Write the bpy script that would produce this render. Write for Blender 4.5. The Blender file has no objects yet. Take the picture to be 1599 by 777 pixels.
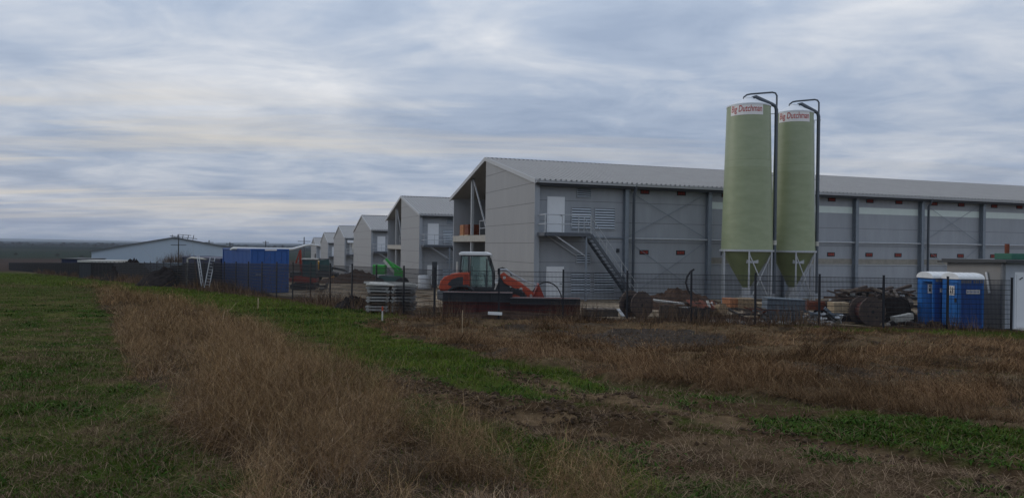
import bpy, math, random
import numpy as np
from mathutils import Vector, Matrix
random.seed(7); RNG = np.random.default_rng(11)
SC = bpy.context.scene; COL = SC.collection
EYE = 3.0; FP = 1170.0; PITCH = -0.0028; ROLL = 0.013
R = math.radians

# ------------------------------------------------------------------ camera
cam = bpy.data.cameras.new('camera'); camo = bpy.data.objects.new('camera', cam); COL.objects.link(camo)
cam.sensor_width = 36; cam.lens = FP/1599*36; cam.clip_start = 0.05; cam.clip_end = 30000
CM = (Matrix.Rotation(math.pi/2+PITCH, 4, 'X') @ Matrix.Rotation(ROLL, 4, 'Z'))
CM.translation = (0, 0, EYE)
camo.matrix_world = CM; SC.camera = camo
C3 = CM.to_3x3()
def ray(px, py):
    d = C3 @ Vector(((px-799.5)/FP, -(py-388.5)/FP, -1)); return d/d.y      # d.y == 1
def at(px, py, Y):
    d = ray(px, py); return Vector((d.x*Y, Y, EYE+d.z*Y))

# ------------------------------------------------------------------ noise + terrain (numpy)
_P = np.random.default_rng(3).random((256, 256))
def vnoise(x, y):
    xi = np.floor(x).astype(int); yi = np.floor(y).astype(int); fx = x-xi; fy = y-yi
    fx = fx*fx*(3-2*fx); fy = fy*fy*(3-2*fy)
    g = lambda a, b: _P[a & 255, b & 255]
    return (g(xi,yi)*(1-fx)+g(xi+1,yi)*fx)*(1-fy)+(g(xi,yi+1)*(1-fx)+g(xi+1,yi+1)*fx)*fy
def fbm(x, y, o=4, s=1.0):
    t = 0; a = 1; n = 0
    for k in range(o):
        t = t+a*vnoise(x*s+17.3*k, y*s-9.1*k); n += a; a *= .5; s *= 2.03
    return t/n
D_ = (-.325, .9457); E_ = (.9457, .325)
def uv(x, y): return (x+3.08)*D_[0]+(y-30)*D_[1], (x+3.08)*E_[0]+(y-30)*E_[1]
def smooth(a, b, t):
    t = np.clip((t-a)/(b-a), 0, 1); return t*t*(3-2*t)
def base_h(x, y):
    x = np.asarray(x, float); y = np.asarray(y, float)
    u, v = uv(x, y)
    S = 8*np.logaddexp(0, (u-8)/8)
    h = .14-.0065*np.clip(v, -80, 80)-.0285*S
    h = -8.5+1.2*np.logaddexp(0, (h+8.5)/1.2)                       # valley floor
    r = np.sqrt(x*x+y*y)
    h = h+6*smooth(1900, 6000, r)*(r < 1e9)
    bank = 1.35*(1-smooth(3.5, 27, y))*(1-.35*smooth(5, 22, x))
    bank = bank*(1-.5*smooth(2, 40, -y))
    return h+bank

def mat(name, col, rough=.6, metal=0, var=.0, scale=4, bump=0, bscale=30, spec=.5, coord='Object', col2=None, stretch=None):
    m = bpy.data.materials.new(name); m.use_nodes = True; nt = m.node_tree; b = nt.nodes['Principled BSDF']
    b.inputs['Base Color'].default_value = (*col, 1); b.inputs['Roughness'].default_value = rough
    b.inputs['Metallic'].default_value = metal; b.inputs['Specular IOR Level'].default_value = spec
    tc = nt.nodes.new('ShaderNodeTexCoord'); src = tc.outputs[coord]
    if stretch:
        mp = nt.nodes.new('ShaderNodeMapping'); mp.inputs['Scale'].default_value = stretch
        nt.links.new(src, mp.inputs[0]); src = mp.outputs[0]
    if var or col2:
        n = nt.nodes.new('ShaderNodeTexNoise'); n.inputs['Scale'].default_value = scale; n.inputs['Detail'].default_value = 6
        n.inputs['Roughness'].default_value = .65
        nt.links.new(src, n.inputs['Vector'])
        r = nt.nodes.new('ShaderNodeValToRGB'); r.color_ramp.elements[0].position = .3; r.color_ramp.elements[1].position = .72
        c2 = col2 or tuple(min(1, c*(1+var)) for c in col); c1 = col if col2 else tuple(c*(1-var) for c in col)
        r.color_ramp.elements[0].color = (*c1, 1); r.color_ramp.elements[1].color = (*c2, 1)
        nt.links.new(n.outputs['Fac'], r.inputs[0]); nt.links.new(r.outputs[0], b.inputs['Base Color'])
        rr = nt.nodes.new('ShaderNodeMapRange'); rr.inputs[3].default_value = max(0, rough-.12); rr.inputs[4].default_value = min(1, rough+.15)
        nt.links.new(n.outputs['Fac'], rr.inputs[0]); nt.links.new(rr.outputs[0], b.inputs['Roughness'])
    if bump:
        n2 = nt.nodes.new('ShaderNodeTexNoise'); n2.inputs['Scale'].default_value = bscale; n2.inputs['Detail'].default_value = 5
        nt.links.new(src, n2.inputs['Vector'])
        bp = nt.nodes.new('ShaderNodeBump'); bp.inputs['Strength'].default_value = bump; bp.inputs['Distance'].default_value = .05
        nt.links.new(n2.outputs['Fac'], bp.inputs['Height']); nt.links.new(bp.outputs[0], b.inputs['Normal'])
    return m
def attr_mat(name, attr='col', rough=.9, var=.35, scale=9, bump=.0, bscale=14, trans=0):
    m = bpy.data.materials.new(name); m.use_nodes = True; nt = m.node_tree; b = nt.nodes['Principled BSDF']
    b.inputs['Roughness'].default_value = rough; b.inputs['Specular IOR Level'].default_value = 0
    a = nt.nodes.new('ShaderNodeAttribute'); a.attribute_name = attr
    if var:
        g = nt.nodes.new('ShaderNodeNewGeometry')
        n = nt.nodes.new('ShaderNodeTexNoise'); n.inputs['Scale'].default_value = scale; n.inputs['Detail'].default_value = 8; n.inputs['Roughness'].default_value = .7
        nt.links.new(g.outputs['Position'], n.inputs['Vector'])
        r = nt.nodes.new('ShaderNodeMapRange'); r.inputs[1].default_value = .3; r.inputs[2].default_value = .7
        r.inputs[3].default_value = 1-var; r.inputs[4].default_value = 1+var
        nt.links.new(n.outputs['Fac'], r.inputs[0])
        mx = nt.nodes.new('ShaderNodeVectorMath'); mx.operation = 'SCALE'
        nt.links.new(a.outputs['Color'], mx.inputs[0]); nt.links.new(r.outputs[0], mx.inputs['Scale'])
        nt.links.new(mx.outputs[0], b.inputs['Base Color'])
        if bump:
            n2 = nt.nodes.new('ShaderNodeTexNoise'); n2.inputs['Scale'].default_value = bscale; n2.inputs['Detail'].default_value = 7
            nt.links.new(g.outputs['Position'], n2.inputs['Vector'])
            bp = nt.nodes.new('ShaderNodeBump'); bp.inputs['Strength'].default_value = bump; bp.inputs['Distance'].default_value = .08
            nt.links.new(n2.outputs['Fac'], bp.inputs['Height']); nt.links.new(bp.outputs[0], b.inputs['Normal'])
    else:
        nt.links.new(a.outputs['Color'], b.inputs['Base Color'])
    return m
M = dict(
    clad=mat('grey_cladding', (.31,.332,.36), .5, .0, .10, 1.6, spec=.45, stretch=(1,1,.18)),
    clad_end=mat('warm_lit_grey_cladding', (.275,.275,.275), .5, .0, .09, 1.4, spec=.4, stretch=(1,1,.2)),  # gable copy of the cladding, warm side light mixed into its colour
    joint=mat('panel_joint', (.12,.12,.125), .7),
    roof=mat('roof_sheet', (.31,.307,.303), .6, 0, .10, 1.2),
    trim=mat('light_trim', (.40,.41,.42), .5, .1, .06, 3),
    steel=mat('grey_painted_steel', (.20,.23,.265), .5, .1, .12, 4),
    stairs=mat('stair_steel', (.085,.095,.11), .5, .2, .12, 5),
    dsteel=mat('dark_steel', (.045,.05,.058), .5, .3, .15, 5),
    galv=mat('galvanised_steel', (.42,.44,.46), .5, .2, .16, 14),
    door=mat('white_door', (.72,.74,.76), .4, 0, .03, 3),
    louver=mat('louver_blade', (.42,.47,.52), .45, .1, .08, 5),
    dark=mat('flat_dark', (.02,.021,.023), .8),
    vent=mat('red_brown_vent', (.24,.03,.02), .55, 0, .3, 40),
    strip=mat('translucent_strip', (.62,.70,.66), .3, 0, .05, 2),
    tan=mat('tan_reflection_strip', (.25,.235,.20), .6, 0, .25, 2.5),  # lower window strip, its brownish reflection painted as a tan colour
    conc=mat('concrete', (.36,.34,.30), .85, 0, .2, 3, .3, 25),
    inner=mat('inner_wall', (.22,.20,.175), .8, 0, .1, 1),
    orange=mat('orange_bricks', (.40,.17,.075), .8, 0, .35, 12),
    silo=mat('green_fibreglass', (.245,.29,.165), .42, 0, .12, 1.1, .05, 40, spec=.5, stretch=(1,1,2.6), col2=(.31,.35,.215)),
    hopper=mat('shaded_green_fibreglass', (.17,.205,.105), .5, 0, .12, 2),  # silo green darkened: shade and missing inner light put into the colour
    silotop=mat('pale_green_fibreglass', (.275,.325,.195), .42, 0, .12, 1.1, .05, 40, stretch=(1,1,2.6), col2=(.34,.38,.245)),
    silowhite=mat('white_fibreglass', (.72,.75,.78), .4, 0, .04, 2),
    sticker=mat('white_sticker', (.80,.78,.76), .45),
    red=mat('red_lettering', (.46,.035,.03), .5),
    pipe=mat('dark_grey_pipe', (.085,.10,.12), .4, .2, .1, 3),
    fence=mat('anthracite_fence', (.012,.014,.02), .5, .2),
    screen=mat('dark_screen_fabric', (.010,.012,.018), .8, 0, .2, 2),
    blue=mat('container_blue', (.016,.080,.28), .45, 0, .12, 1.5),
    navy=mat('container_navy', (.006,.014,.055), .55, 0, .25, 1.5),
    tblue=mat('toilet_blue', (.008,.075,.32), .42, 0, .08, 3),
    tblue2=mat('toilet_door_blue', (.02,.17,.52), .4, 0, .08, 3),
    white=mat('white_plastic', (.72,.73,.72), .4, 0, .06, 6),
    whitedirty=mat('dusty_white', (.48,.47,.43), .75, 0, .25, 6),
    lorange=mat('loader_orange', (.44,.062,.022), .5, 0, .12, 5),
    lred=mat('excavator_red', (.28,.032,.015), .45, 0, .2, 6),
    black=mat('black_rubber', (.016,.016,.018), .75, 0, .3, 12),
    dgrey=mat('dark_grey_paint', (.035,.038,.042), .5, 0, .15, 5),
    mgrey=mat('mid_grey_paint', (.16,.165,.17), .5, 0, .12, 5),
    yellow=mat('loader_yellow', (.60,.30,.03), .45, 0, .12, 6),
    green=mat('lift_green', (.03,.30,.04), .42, 0, .12, 5),
    dgreen=mat('roof_green', (.01,.11,.07), .5, 0, .15, 6),
    teal=mat('teal_paint', (.03,.11,.10), .5, 0, .1, 6),
    rust=mat('rusty_steel', (.16,.045,.022), .8, .1, .4, 7, .3, 30),
    redbrown=mat('red_oxide_beam', (.10,.018,.014), .7, 0, .35, 4),
    wood=mat('weathered_wood', (.125,.10,.08), .85, 0, .35, 5, .4, 30, stretch=(1,6,6)),
    woodp=mat('pale_wood', (.42,.32,.20), .8, 0, .25, 5, .2, 30),
    drum=mat('old_drum_wood', (.105,.075,.06), .85, 0, .4, 4, .4, 24, stretch=(1,8,1)),
    drumred=mat('red_brown_drum_wood', (.10,.035,.028), .8, 0, .4, 6),
    form=mat('grey_formwork', (.27,.27,.26), .75, 0, .25, 4, .2, 20),
    stackgrey=mat('blue_grey_steel_crate', (.19,.23,.27), .5, .3, .2, 8),
    soil=mat('brown_soil', (.085,.055,.04), .95, 0, .4, 3, .8, 9, spec=.03),
    soild=mat('dark_soil', (.028,.024,.023), .95, 0, .45, 3, .9, 6, spec=.03),
    rubble=mat('rubble_stone', (.30,.27,.24), .9, 0, .3, 5, .4, 20),
    shed=mat('shed_wall', (.26,.25,.235), .7, 0, .08, 2),
    shedlight=mat('cabin_light_grey', (.36,.39,.43), .5, 0, .05, 2),
    warehouse=mat('pale_blue_sheet', (.36,.44,.52), .5, 0, .05, .1),
    whroof=mat('warehouse_roof', (.10,.11,.12), .7),
    skin=mat('timber_stack', (.30,.21,.12), .8, 0, .4, 9),
)
def glass(name, tint, rough=.08):
    m = bpy.data.materials.new(name); m.use_nodes = True; b = m.node_tree.nodes['Principled BSDF']
    b.inputs['Base Color'].default_value = (*tint, 1); b.inputs['Roughness'].default_value = rough
    b.inputs['Transmission Weight'].default_value = .75; b.inputs['IOR'].default_value = 1.2; return m
M['glass'] = glass('tinted_cab_glass', (.45,.62,.58))
M['glassdark'] = mat('dark_glass', (.05,.09,.09), .12, 0, .1, 2)

# ------------------------------------------------------------------ mesh builder
class MB:
    def __init__(s): s.v = []; s.f = []; s.mi = []; s.m = 0
    def add(s, vs, fs):
        o = len(s.v); s.v += [tuple(p) for p in vs]; s.f += [tuple(i+o for i in f) for f in fs]; s.mi += [s.m]*len(fs); return s
    def box(s, x0, x1, y0, y1, z0, z1):
        return s.add([(x,y,z) for z in (z0,z1) for y in (y0,y1) for x in (x0,x1)], [(0,2,3,1),(4,5,7,6),(0,1,5,4),(2,6,7,3),(0,4,6,2),(1,3,7,5)])
    def bar(s, p, q, w, h=None, up=(0,0,1)):
        p = Vector(p); q = Vector(q); h = h or w; d = (q-p)
        if d.length < 1e-6: return s
        d.normalize(); u = Vector(up)
        if abs(d.dot(u)) > .98: u = Vector((1,0,0))
        a = d.cross(u).normalized(); b = a.cross(d).normalized()
        vs = [c+a*sx*w/2+b*sz*h/2 for c in (p,q) for sz in (-1,1) for sx in (-1,1)]
        return s.add(vs, [(0,1,3,2),(4,6,7,5),(0,4,5,1),(2,3,7,6),(0,2,6,4),(1,5,7,3)])
    def tube(s, pts, r, n=8, caps=True):
        pts = [Vector(p) for p in pts]; rs = r if isinstance(r, (list,tuple)) else [r]*len(pts); o = []; fr = None
        for i, p in enumerate(pts):
            d = (pts[min(i+1,len(pts)-1)]-pts[max(i-1,0)]).normalized()
            if fr is None:
                fr = d.orthogonal().normalized()
            else:
                fr = (fr-d*fr.dot(d)).normalized()
            b = d.cross(fr)
            o += [p+(fr*math.cos(2*math.pi*k/n)+b*math.sin(2*math.pi*k/n))*rs[i] for k in range(n)]
        fs = []
        for i in range(len(pts)-1):
            for k in range(n):
                fs.append((i*n+k, i*n+(k+1)%n, (i+1)*n+(k+1)%n, (i+1)*n+k))
        if caps: fs += [tuple(range(n))[::-1], tuple(range((len(pts)-1)*n, len(pts)*n))]
        return s.add(o, fs)
    def lathe(s, prof, n=48, c=(0,0,0), caps=True):
        o = []; fs = []
        for r, z in prof:
            o += [(c[0]+r*math.cos(2*math.pi*k/n), c[1]+r*math.sin(2*math.pi*k/n), c[2]+z) for k in range(n)]
        for i in range(len(prof)-1):
            for k in range(n):
                fs.append((i*n+k, i*n+(k+1)%n, (i+1)*n+(k+1)%n, (i+1)*n+k))
        if caps: fs += [tuple(range(n))[::-1], tuple(range((len(prof)-1)*n, len(prof)*n))]
        return s.add(o, fs)
    def prism(s, prof, y0, y1, axis='y'):
        n = len(prof)
        if axis == 'y': vs = [(a, y0, b) for a, b in prof]+[(a, y1, b) for a, b in prof]
        elif axis == 'x': vs = [(y0, a, b) for a, b in prof]+[(y1, a, b) for a, b in prof]
        else: vs = [(a, b, y0) for a, b in prof]+[(a, b, y1) for a, b in prof]
        return s.add(vs, [tuple(range(n)), tuple(range(n, 2*n))[::-1]]+[(i, i+n, (i+1)%n+n, (i+1)%n) for i in range(n)])
    def build(s, name, m, parent=None, bevel=0, smooth=False):
        me = bpy.data.meshes.new(name); me.from_pydata(s.v, [], s.f)
        for mm in (m if isinstance(m, (list,tuple)) else [m]): me.materials.append(mm)
        if max(s.mi, default=0): me.polygons.foreach_set('material_index', s.mi)
        import bmesh
        bm = bmesh.new(); bm.from_mesh(me); bmesh.ops.recalc_face_normals(bm, faces=bm.faces); bm.to_mesh(me); bm.free()
        if smooth:
            me.polygons.foreach_set('use_smooth', [True]*len(me.polygons)); me.set_sharp_from_angle(angle=R(smooth if smooth is not True else 35))
        o = bpy.data.objects.new(name, me); COL.objects.link(o)
        if parent: o.parent = parent
        if bevel:
            b = o.modifiers.new('bevel', 'BEVEL'); b.width = bevel; b.segments = 2; b.limit_method = 'ANGLE'
        return o
def tag(o, label=None, cat=None, group=None, kind=None):
    if label: o['label'] = label
    if cat: o['category'] = cat
    if group: o['group'] = group
    if kind: o['kind'] = kind
    return o
def thing(name, label, cat, loc=(0,0,0), rz=0, group=None):
    o = bpy.data.objects.new(name, None); COL.objects.link(o); o.empty_display_size = .2
    o.location = loc; o.rotation_euler = (0,0,rz); return tag(o, label, cat, group)
def copy_tree(o, kids, parent=None):
    c = o.copy(); COL.objects.link(c)
    if parent: c.parent = parent
    for ch in kids.get(o.name, []): copy_tree(ch, kids, c)
    return c
def kidmap():
    k = {}
    for o in bpy.data.objects:
        if o.parent: k.setdefault(o.parent.name, []).append(o)
    return k
def gpos(px, Y, dz=0):
    d = ray(px, 384); return Vector((d.x*Y, Y, float(base_h(d.x*Y, Y))+dz))
# ------------------------------------------------------------------ barns
RZ_B = math.atan2(.325, .9457)
SL = 2.25/9.75; HE = 7.38; W = 19.5; HR = HE+SL*W/2
def roof_z(y): return HE+SL*(y if y <= W/2 else W-y)
def add_part(mb, name, m, p, **k): return mb.build(name, M[m] if isinstance(m, str) else m, p, **k)

def stairs(parent):
    st = bpy.data.objects.new
    # landing platform local X .3..2.95, Y -1.5..-0.02, z 4.12
    a = MB(); a.box(.1, 2.95, -1.5, -.02, 4.05, 4.12); a.box(.1,2.95,-1.56,-1.5,3.92,4.13); a.box(.04,.1,-1.5,-.02,3.92,4.13); a.box(2.95,3.01,-1.5,-.02,3.92,4.13)
    plat = add_part(a, 'landing_platform', 'stairs', parent)
    b = MB(); b.bar((.75,-1.45,3.95), (2.72,-1.42,2.75), .07)
    b.bar((.75,-.12,3.95), (2.72,-.15,2.75), .07)
    add_part(b, 'platform_brace', 'galv', plat)
    for yy in (-1.44,):
        c = MB(); c.box(2.68,2.78,yy-.05,yy+.05,0,4.05); add_part(c, 'platform_post', 'steel', plat)
    s = MB()
    x0, x1 = 3.01, 6.15; z0, z1 = 4.08, .05
    for yy in (-1.5, -.5):
        s.bar((x0, yy, z0-.05), (x1, yy, z1), .05, .18)
    n = 19
    for i in range(n):
        t = (i+.5)/n; s.box(x0+(x1-x0)*t-.13, x0+(x1-x0)*t+.13, -1.47, -.53, z0+(z1-z0)*t-.02, z0+(z1-z0)*t+.02)
    stair = add_part(s, 'staircase', 'stairs', parent)
    r = MB()
    for yy in (-1.5, -.5):
        for h in (.5, 1.0):
            r.tube([(x0, yy, z0+h), (x1, yy, z1+h)], .022, 6)
        for t in (0, .33, .66, 1):
            x = x0+(x1-x0)*t; z = z0+(z1-z0)*t; r.tube([(x,yy,z),(x,yy,z+1.0)], .022, 6)
    add_part(r, 'stair_railing', 'galv', stair)
    r = MB()
    for h in (.5, 1.05):
        r.tube([(.08,-.05,4.12+h),(.08,-1.52,4.12+h),(2.2,-1.52,4.12+h)], .032, 6)
        r.tube([(2.2,-1.52,4.12+h),(2.98,-1.52,4.12+h)], .024, 6)
    for x in (.08,1.15,2.2,2.98): r.tube([(x,-1.52,4.1),(x,-1.52,5.17)], .026, 6)
    add_part(r, 'platform_railing', 'galv', plat)

def louver(parent, x0, x1, z0, z1, blades):
    f = MB(); t = .05
    f.box(x0-t,x1+t,-.06,-.005,z1,z1+t); f.box(x0-t,x1+t,-.06,-.005,z0-t,z0); f.box(x0-t,x0,-.06,-.005,z0,z1); f.box(x1,x1+t,-.06,-.005,z0,z1)
    w = add_part(f, 'louver_window', 'clad', parent)
    p = MB(); p.box(x0,x1,-.010,-.004,z0,z1); add_part(p, 'dark_backing', 'dark', w)  # dark plate on the wall, painted as the shade between the blades
    b = MB()
    for i in range(blades):
        zc = z0+(z1-z0)*(i+.5)/blades; h = (z1-z0)/blades*.60
        b.add([(x0,-.02,zc+h/2),(x1,-.02,zc+h/2),(x1,-.055,zc-h/2),(x0,-.055,zc-h/2)], [(0,1,2,3)])
    add_part(b, 'louver_blades', 'louver', w)

def barn(label, loc, L, open_gable, detail):
    B = thing('barn', label, 'barn', loc, RZ_B, 'long grey gabled barns in a row')
    bay1 = 6.0
    # front long wall
    w = MB(); w.box(0, L, .0, .12, -1, HE-.12); fw = add_part(w, 'front_wall', 'clad', B)
    j = MB()
    for z in (1.15, 2.35, 3.62, 4.85, 6.1):
        j.box(.02, L-.02, -.004, .0, z-.012, z+.012)
    for k in range(int(min(L, 60)//6)):
        pass
    add_part(j, 'panel_joints', 'joint', fw)
    w = MB(); w.box(0, L, W-.12, W, -1, HE-.12); add_part(w, 'rear_wall', 'clad', B)
    w = MB(); w.prism([(.0,-1),(W,-1),(W,HE-.1),(W/2,HR-.12),(0,HE-.1)], L-.12, L, 'x'); add_part(w, 'far_gable_wall', 'clad', B)
    # near gable
    g = MB(); yr = W/2 if open_gable else W
    prof = [(-.35,-1),(yr,-1)]
    prof += [(yr, roof_z(yr)-.03)] if open_gable else [(W,HE-.05),(W/2,HR-.03)]
    prof += [(-.35, HE-.35*SL-.03)]
    g.prism(prof, -.14, 0.0-.003, 'x'); gw = add_part(g, 'gable_wall', 'clad_end', B)
    j = MB()
    for z in (1.1,2.3,3.5,4.7,5.9,7.1,8.3):
        y0, y1 = -.33, yr-.02
        if z > HE-.3: y0 = (z-HE)/SL+.12; y1 = yr-.02 if open_gable else W-y0
        if y1 > y0: j.box(-.146, -.14, y0, y1, z-.013, z+.013)
    add_part(j, 'panel_joints', 'joint', gw)
    c = MB(); c.box(-.16,.16,-.37,-.352,-1,HE-.15); c.box(.0,.16,-.352,-.004,-1,HE-.15); add_part(c, 'corner_trim', 'clad', B)
    # roof
    r = MB(); oy = .62; xs = -.22
    ribs = detail
    for side in (0, 1):
        def P(x, y, dz=0):
            yy = y if side == 0 else W-y
            return (x, yy, HE+SL*y+dz)
        r.add([P(xs,-oy,-.07),P(L+.2,-oy,-.07),P(L+.2,W/2,-.07),P(xs,W/2,-.07)], [(0,1,2,3)])
        pitch = .34; n = int((L+.4)/pitch); vs = []; fs = []
        for i in range(n):
            x = xs+i*pitch
            for dx, dz in ((0,0),(pitch*.58,0),(pitch*.68,.075),(pitch*.90,.075)):
                vs.append(P(x+dx,-oy,dz)); vs.append(P(x+dx,W/2,dz))
        for i in range(len(vs)//2-1): fs.append((2*i,2*i+2,2*i+3,2*i+1))
        r.add(vs, fs)
        r.add([P(xs,-oy,-.07),P(L+.2,-oy,-.07),P(L+.2,-oy,.0),P(xs,-oy,.0)], [(0,1,2,3)])
    rf = add_part(r, 'roof', 'roof', B)
    rd = MB(); rd.prism([(W/2-.25,HR+.0-.25*SL+.05),(W/2,HR+.07),(W/2+.25,HR-.25*SL+.05),(W/2+.25,HR-.25*SL+.02),(W/2-.25,HR-.25*SL+.02)], xs, L, 'x')
    add_part(rd, 'ridge_cap', 'dsteel', rf)
    vg = MB()
    for side in (0,1):
        y = lambda v: v if side == 0 else W-v
        vg.add([(xs-.03, y(-oy), HE-SL*oy-.2),(xs-.03, y(-oy), HE-SL*oy+.07),(xs-.03, y(W/2), HR+.07),(xs-.03, y(W/2), HR-.2),
                (xs+.05, y(-oy), HE-SL*oy-.2),(xs+.05, y(-oy), HE-SL*oy+.07),(xs+.05, y(W/2), HR+.07),(xs+.05, y(W/2), HR-.2)],
               [(0,1,2,3),(7,6,5,4),(1,5,6,2),(0,3,7,4),(0,4,5,1)])
    add_part(vg, 'verge_trim', 'trim', rf)
    gt = MB(); ge = HE-SL*oy
    gt.box(-.2, L, -oy-.14, -oy-.005, ge-.16, ge-.03); gt.box(-.2,L,-oy-.165,-oy-.14,ge-.05,ge-.015)
    add_part(gt, 'gutter', 'trim', B)
    sf = MB(); sf.box(0, L, -oy+.005, -.004, ge-.30, ge-.19); sf.box(0,L,-.12,-.004,ge-.19,ge-.02); add_part(sf, 'eave_beam', 'dsteel', B)
    # columns
    nb = int(L//6)
    for k in range(1, nb+1):
        x = 6*k; c = MB()
        c.box(x-.13,x+.13,-.36,-.33,-.6,ge-.31); c.box(x-.13,x+.13,-.035,-.004,-.6,ge-.31); c.box(x-.02,x+.02,-.33,-.035,-.6,ge-.31)
        c.box(x-.16,x+.16,-.44,-.36,ge-.42,ge-.31)
        add_part(c, 'column', 'steel', B)
    # door openings, bay 1
    for z0, hh in ((.02, 2.03), (4.16, 2.12)):
        d = MB(); d.box(.78,1.92,-.035,-.004,z0,z0+hh+.04); dr = add_part(d, 'door', 'door', B)
        d = MB(); d.box(.86,1.84,-.05,-.036,z0+.03,z0+hh-.03); add_part(d, 'door_leaf', 'door', dr)
        d = MB(); d.box(1.70,1.76,-.085,-.051,z0+1.0,z0+1.06); d.box(1.62,1.76,-.10,-.085,z0+1.02,z0+1.05); add_part(d, 'handle', 'dsteel', dr)
    stairs(B)
    rl = MB(); rl.box(3.02, 5.84, -.09,-.004, 3.86, 3.94); add_part(rl, 'sill_rail', 'steel', B)
    if detail:
        louver(B, 2.40, 3.68, 4.42, 5.70, 8); louver(B, 3.96, 5.30, 4.42, 5.70, 8)
        louver(B, 2.40, 3.68, .45, 1.70, 8); louver(B, 3.96, 5.30, .45, 1.70, 8)
        louver(B, 2.75, 3.65, 6.35, 6.95, 5); louver(B, 2.75, 3.65, 2.30, 2.90, 4)
        for k in range(1, nb):
            if 6*k > 50: break
            x = 6*k
            for dx in (1.4, 4.05):
                for z in (3.02, 6.83):
                    v = MB(); v.box(x+dx-.32,x+dx+.32,-.03,-.004,z-.14,z+.14)
                    vo = add_part(v, 'vent', 'dark', B)
                    v = MB()
                    for q in range(3): v.box(x+dx-.26+.18*q, x+dx-.11+.18*q, -.038,-.031,z-.09,z+.09)
                    add_part(v, 'vent_flap', 'vent', vo)
            if k >= 2:
                v = MB(); v.box(x+.14, x+5.86, -.012,-.005, 5.9, 6.36); add_part(v, 'light_strip', 'strip', B)
                v = MB(); v.box(x+.14, x+5.86, -.012,-.005, 2.34, 2.72); add_part(v, 'tan_reflection_strip', 'tan', B)
                v = MB(); v.box(x+.14, x+5.86, -.05,-.005, 2.27, 2.335); add_part(v, 'sill', 'trim', B)
            v = MB(); v.tube([(x+.05,-.22,3.86),(x+5.95,-.22,3.86)], .055, 8); add_part(v, 'strut', 'galv', B)
            if k in (1, 5, 8):
                v = MB()
                for (za, zb) in ((.1,3.75),(3.95,6.85)):
                    v.tube([(x+.14,-.12,za),(x+5.86,-.12,zb)], .016, 5); v.tube([(x+.14,-.15,zb),(x+5.86,-.15,za)], .016, 5)
                add_part(v, 'cross_brace', 'steel', B)
                v = MB(); v.tube([(x+.42,-oy-.07,ge-.1),(x+.42,-oy-.07,ge-.3),(x+.42,-.42,ge-.7),(x+.42,-.42,0)], .085, 10)
                add_part(v, 'downpipe', 'pipe', B, smooth=True)
        v = MB(); v.box(5.45,5.62,-.12,-.004,3.0,3.22); add_part(v, 'wall_lamp', 'dsteel', B)
    # recess behind the open gable half
    if open_gable:
        v = MB(); v.box(5.0,5.12, W/2, W-.12, -1, HR-.4); v.prism([(W/2,3),(W-.12,3),(W-.12,HE-.12),(W/2,HR-.14)],4.99,5.0,'x'); add_part(v, 'inner_wall', 'inner', B)
        v = MB(); v.prism([(0,-1),(5.0,-1),(5.0,HR-.14),(0,HR-.14)], W/2-.12, W/2-.003, 'y'); add_part(v, 'partition_wall', 'inner', B)
        v = MB(); v.box(.0,4.99,W/2+.001,W-.121,3.62,4.05); v.box(-.03,.0,W/2+.001,W-.0,3.62,4.10); add_part(v, 'floor_slab', 'conc', B)
        for y in (14.2,):
            v = MB(); v.box(.04,.24,y-.1,y+.1,0,3.60); v.box(.04,.24,y-.1,y+.1,4.12,roof_z(y)-.12); add_part(v, 'post', 'galv', B)
        v = MB(); v.box(3.0,3.3,12.2,12.5,4.06,roof_z(12.3)-.12); add_part(v, 'post', 'steel', B)
        v = MB(); v.bar((.15,14.0,roof_z(14)-.2),(.15,10.0,4.1),.09); add_part(v, 'diagonal_brace', 'galv', B)
        v = MB(); v.box(4.93,4.98,13.6,14.8,4.06,6.1); dd = add_part(v, 'inner_door', 'mgrey', B)
        v = MB(); v.box(4.93,4.98,10.4,12.9,.1,3.2); add_part(v, 'inner_gate', 'rust', B)
        v = MB()
        for z in (4.6,5.15): v.tube([(.08,9.78,z),(.08,11.9,z)], .025, 6)
        for y in (9.8,11.9): v.tube([(.08,y,4.1),(.08,y,5.17)], .025, 6)
        add_part(v, 'guard_rail', 'galv', B)
    return B
A0 = (1.35, 45.0)
zs = [-.25,-1.05,-2.05,-2.95,-3.8,-4.75]
labs = ['nearest and largest grey barn with open gable half, outside stair and silos before it',
        'second grey barn from the front, open gable half, green machine in front of it',
        'third grey barn in the row, closed gable, white upper door on a small landing',
        'fourth grey barn, closed gable, between the third barn and two smaller ones',
        'fifth grey barn back in the row, small pale gable',
        'farthest and smallest barn at the end of the row, reached by the white pipe']
BARNS = []
for n in range(6):
    L = 78 if n == 0 else 42
    BARNS.append(barn(labs[n], (A0[0]-10.69*n, A0[1]+31.0*n, zs[n]), L, n < 2, n < 2))
bpy.context.view_layer.update()
BM0 = Matrix.Translation(Vector((A0[0],A0[1],zs[0]))) @ Matrix.Rotation(RZ_B, 4, 'Z')

# brick packs on the open floor of the first barn
for i, (lx, ly) in enumerate(((.9,18.4),(.9,16.9))):
    p = BM0 @ Vector((lx,ly,4.06)); t = thing('brick_pack', ['stack of orange blocks on open upper floor, end nearest the eave','stack of orange boards on open upper floor beside the steel post'][i], 'brick pack', p, RZ_B)
    m = MB(); m.box(-.5,.5,-.6,.6,0,.12); add_part(m,'pallet','woodp',t)
    m = MB()
    for a in range(5):
        for b in range(4):
            for c in range(3): m.box(-.48+c*.32,-.48+c*.32+.30,-.58+b*.29,-.58+b*.29+.27,.125+a*.17,.125+a*.17+.155)
    add_part(m,'blocks','orange' if i == 0 else 'rust',t)

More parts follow.
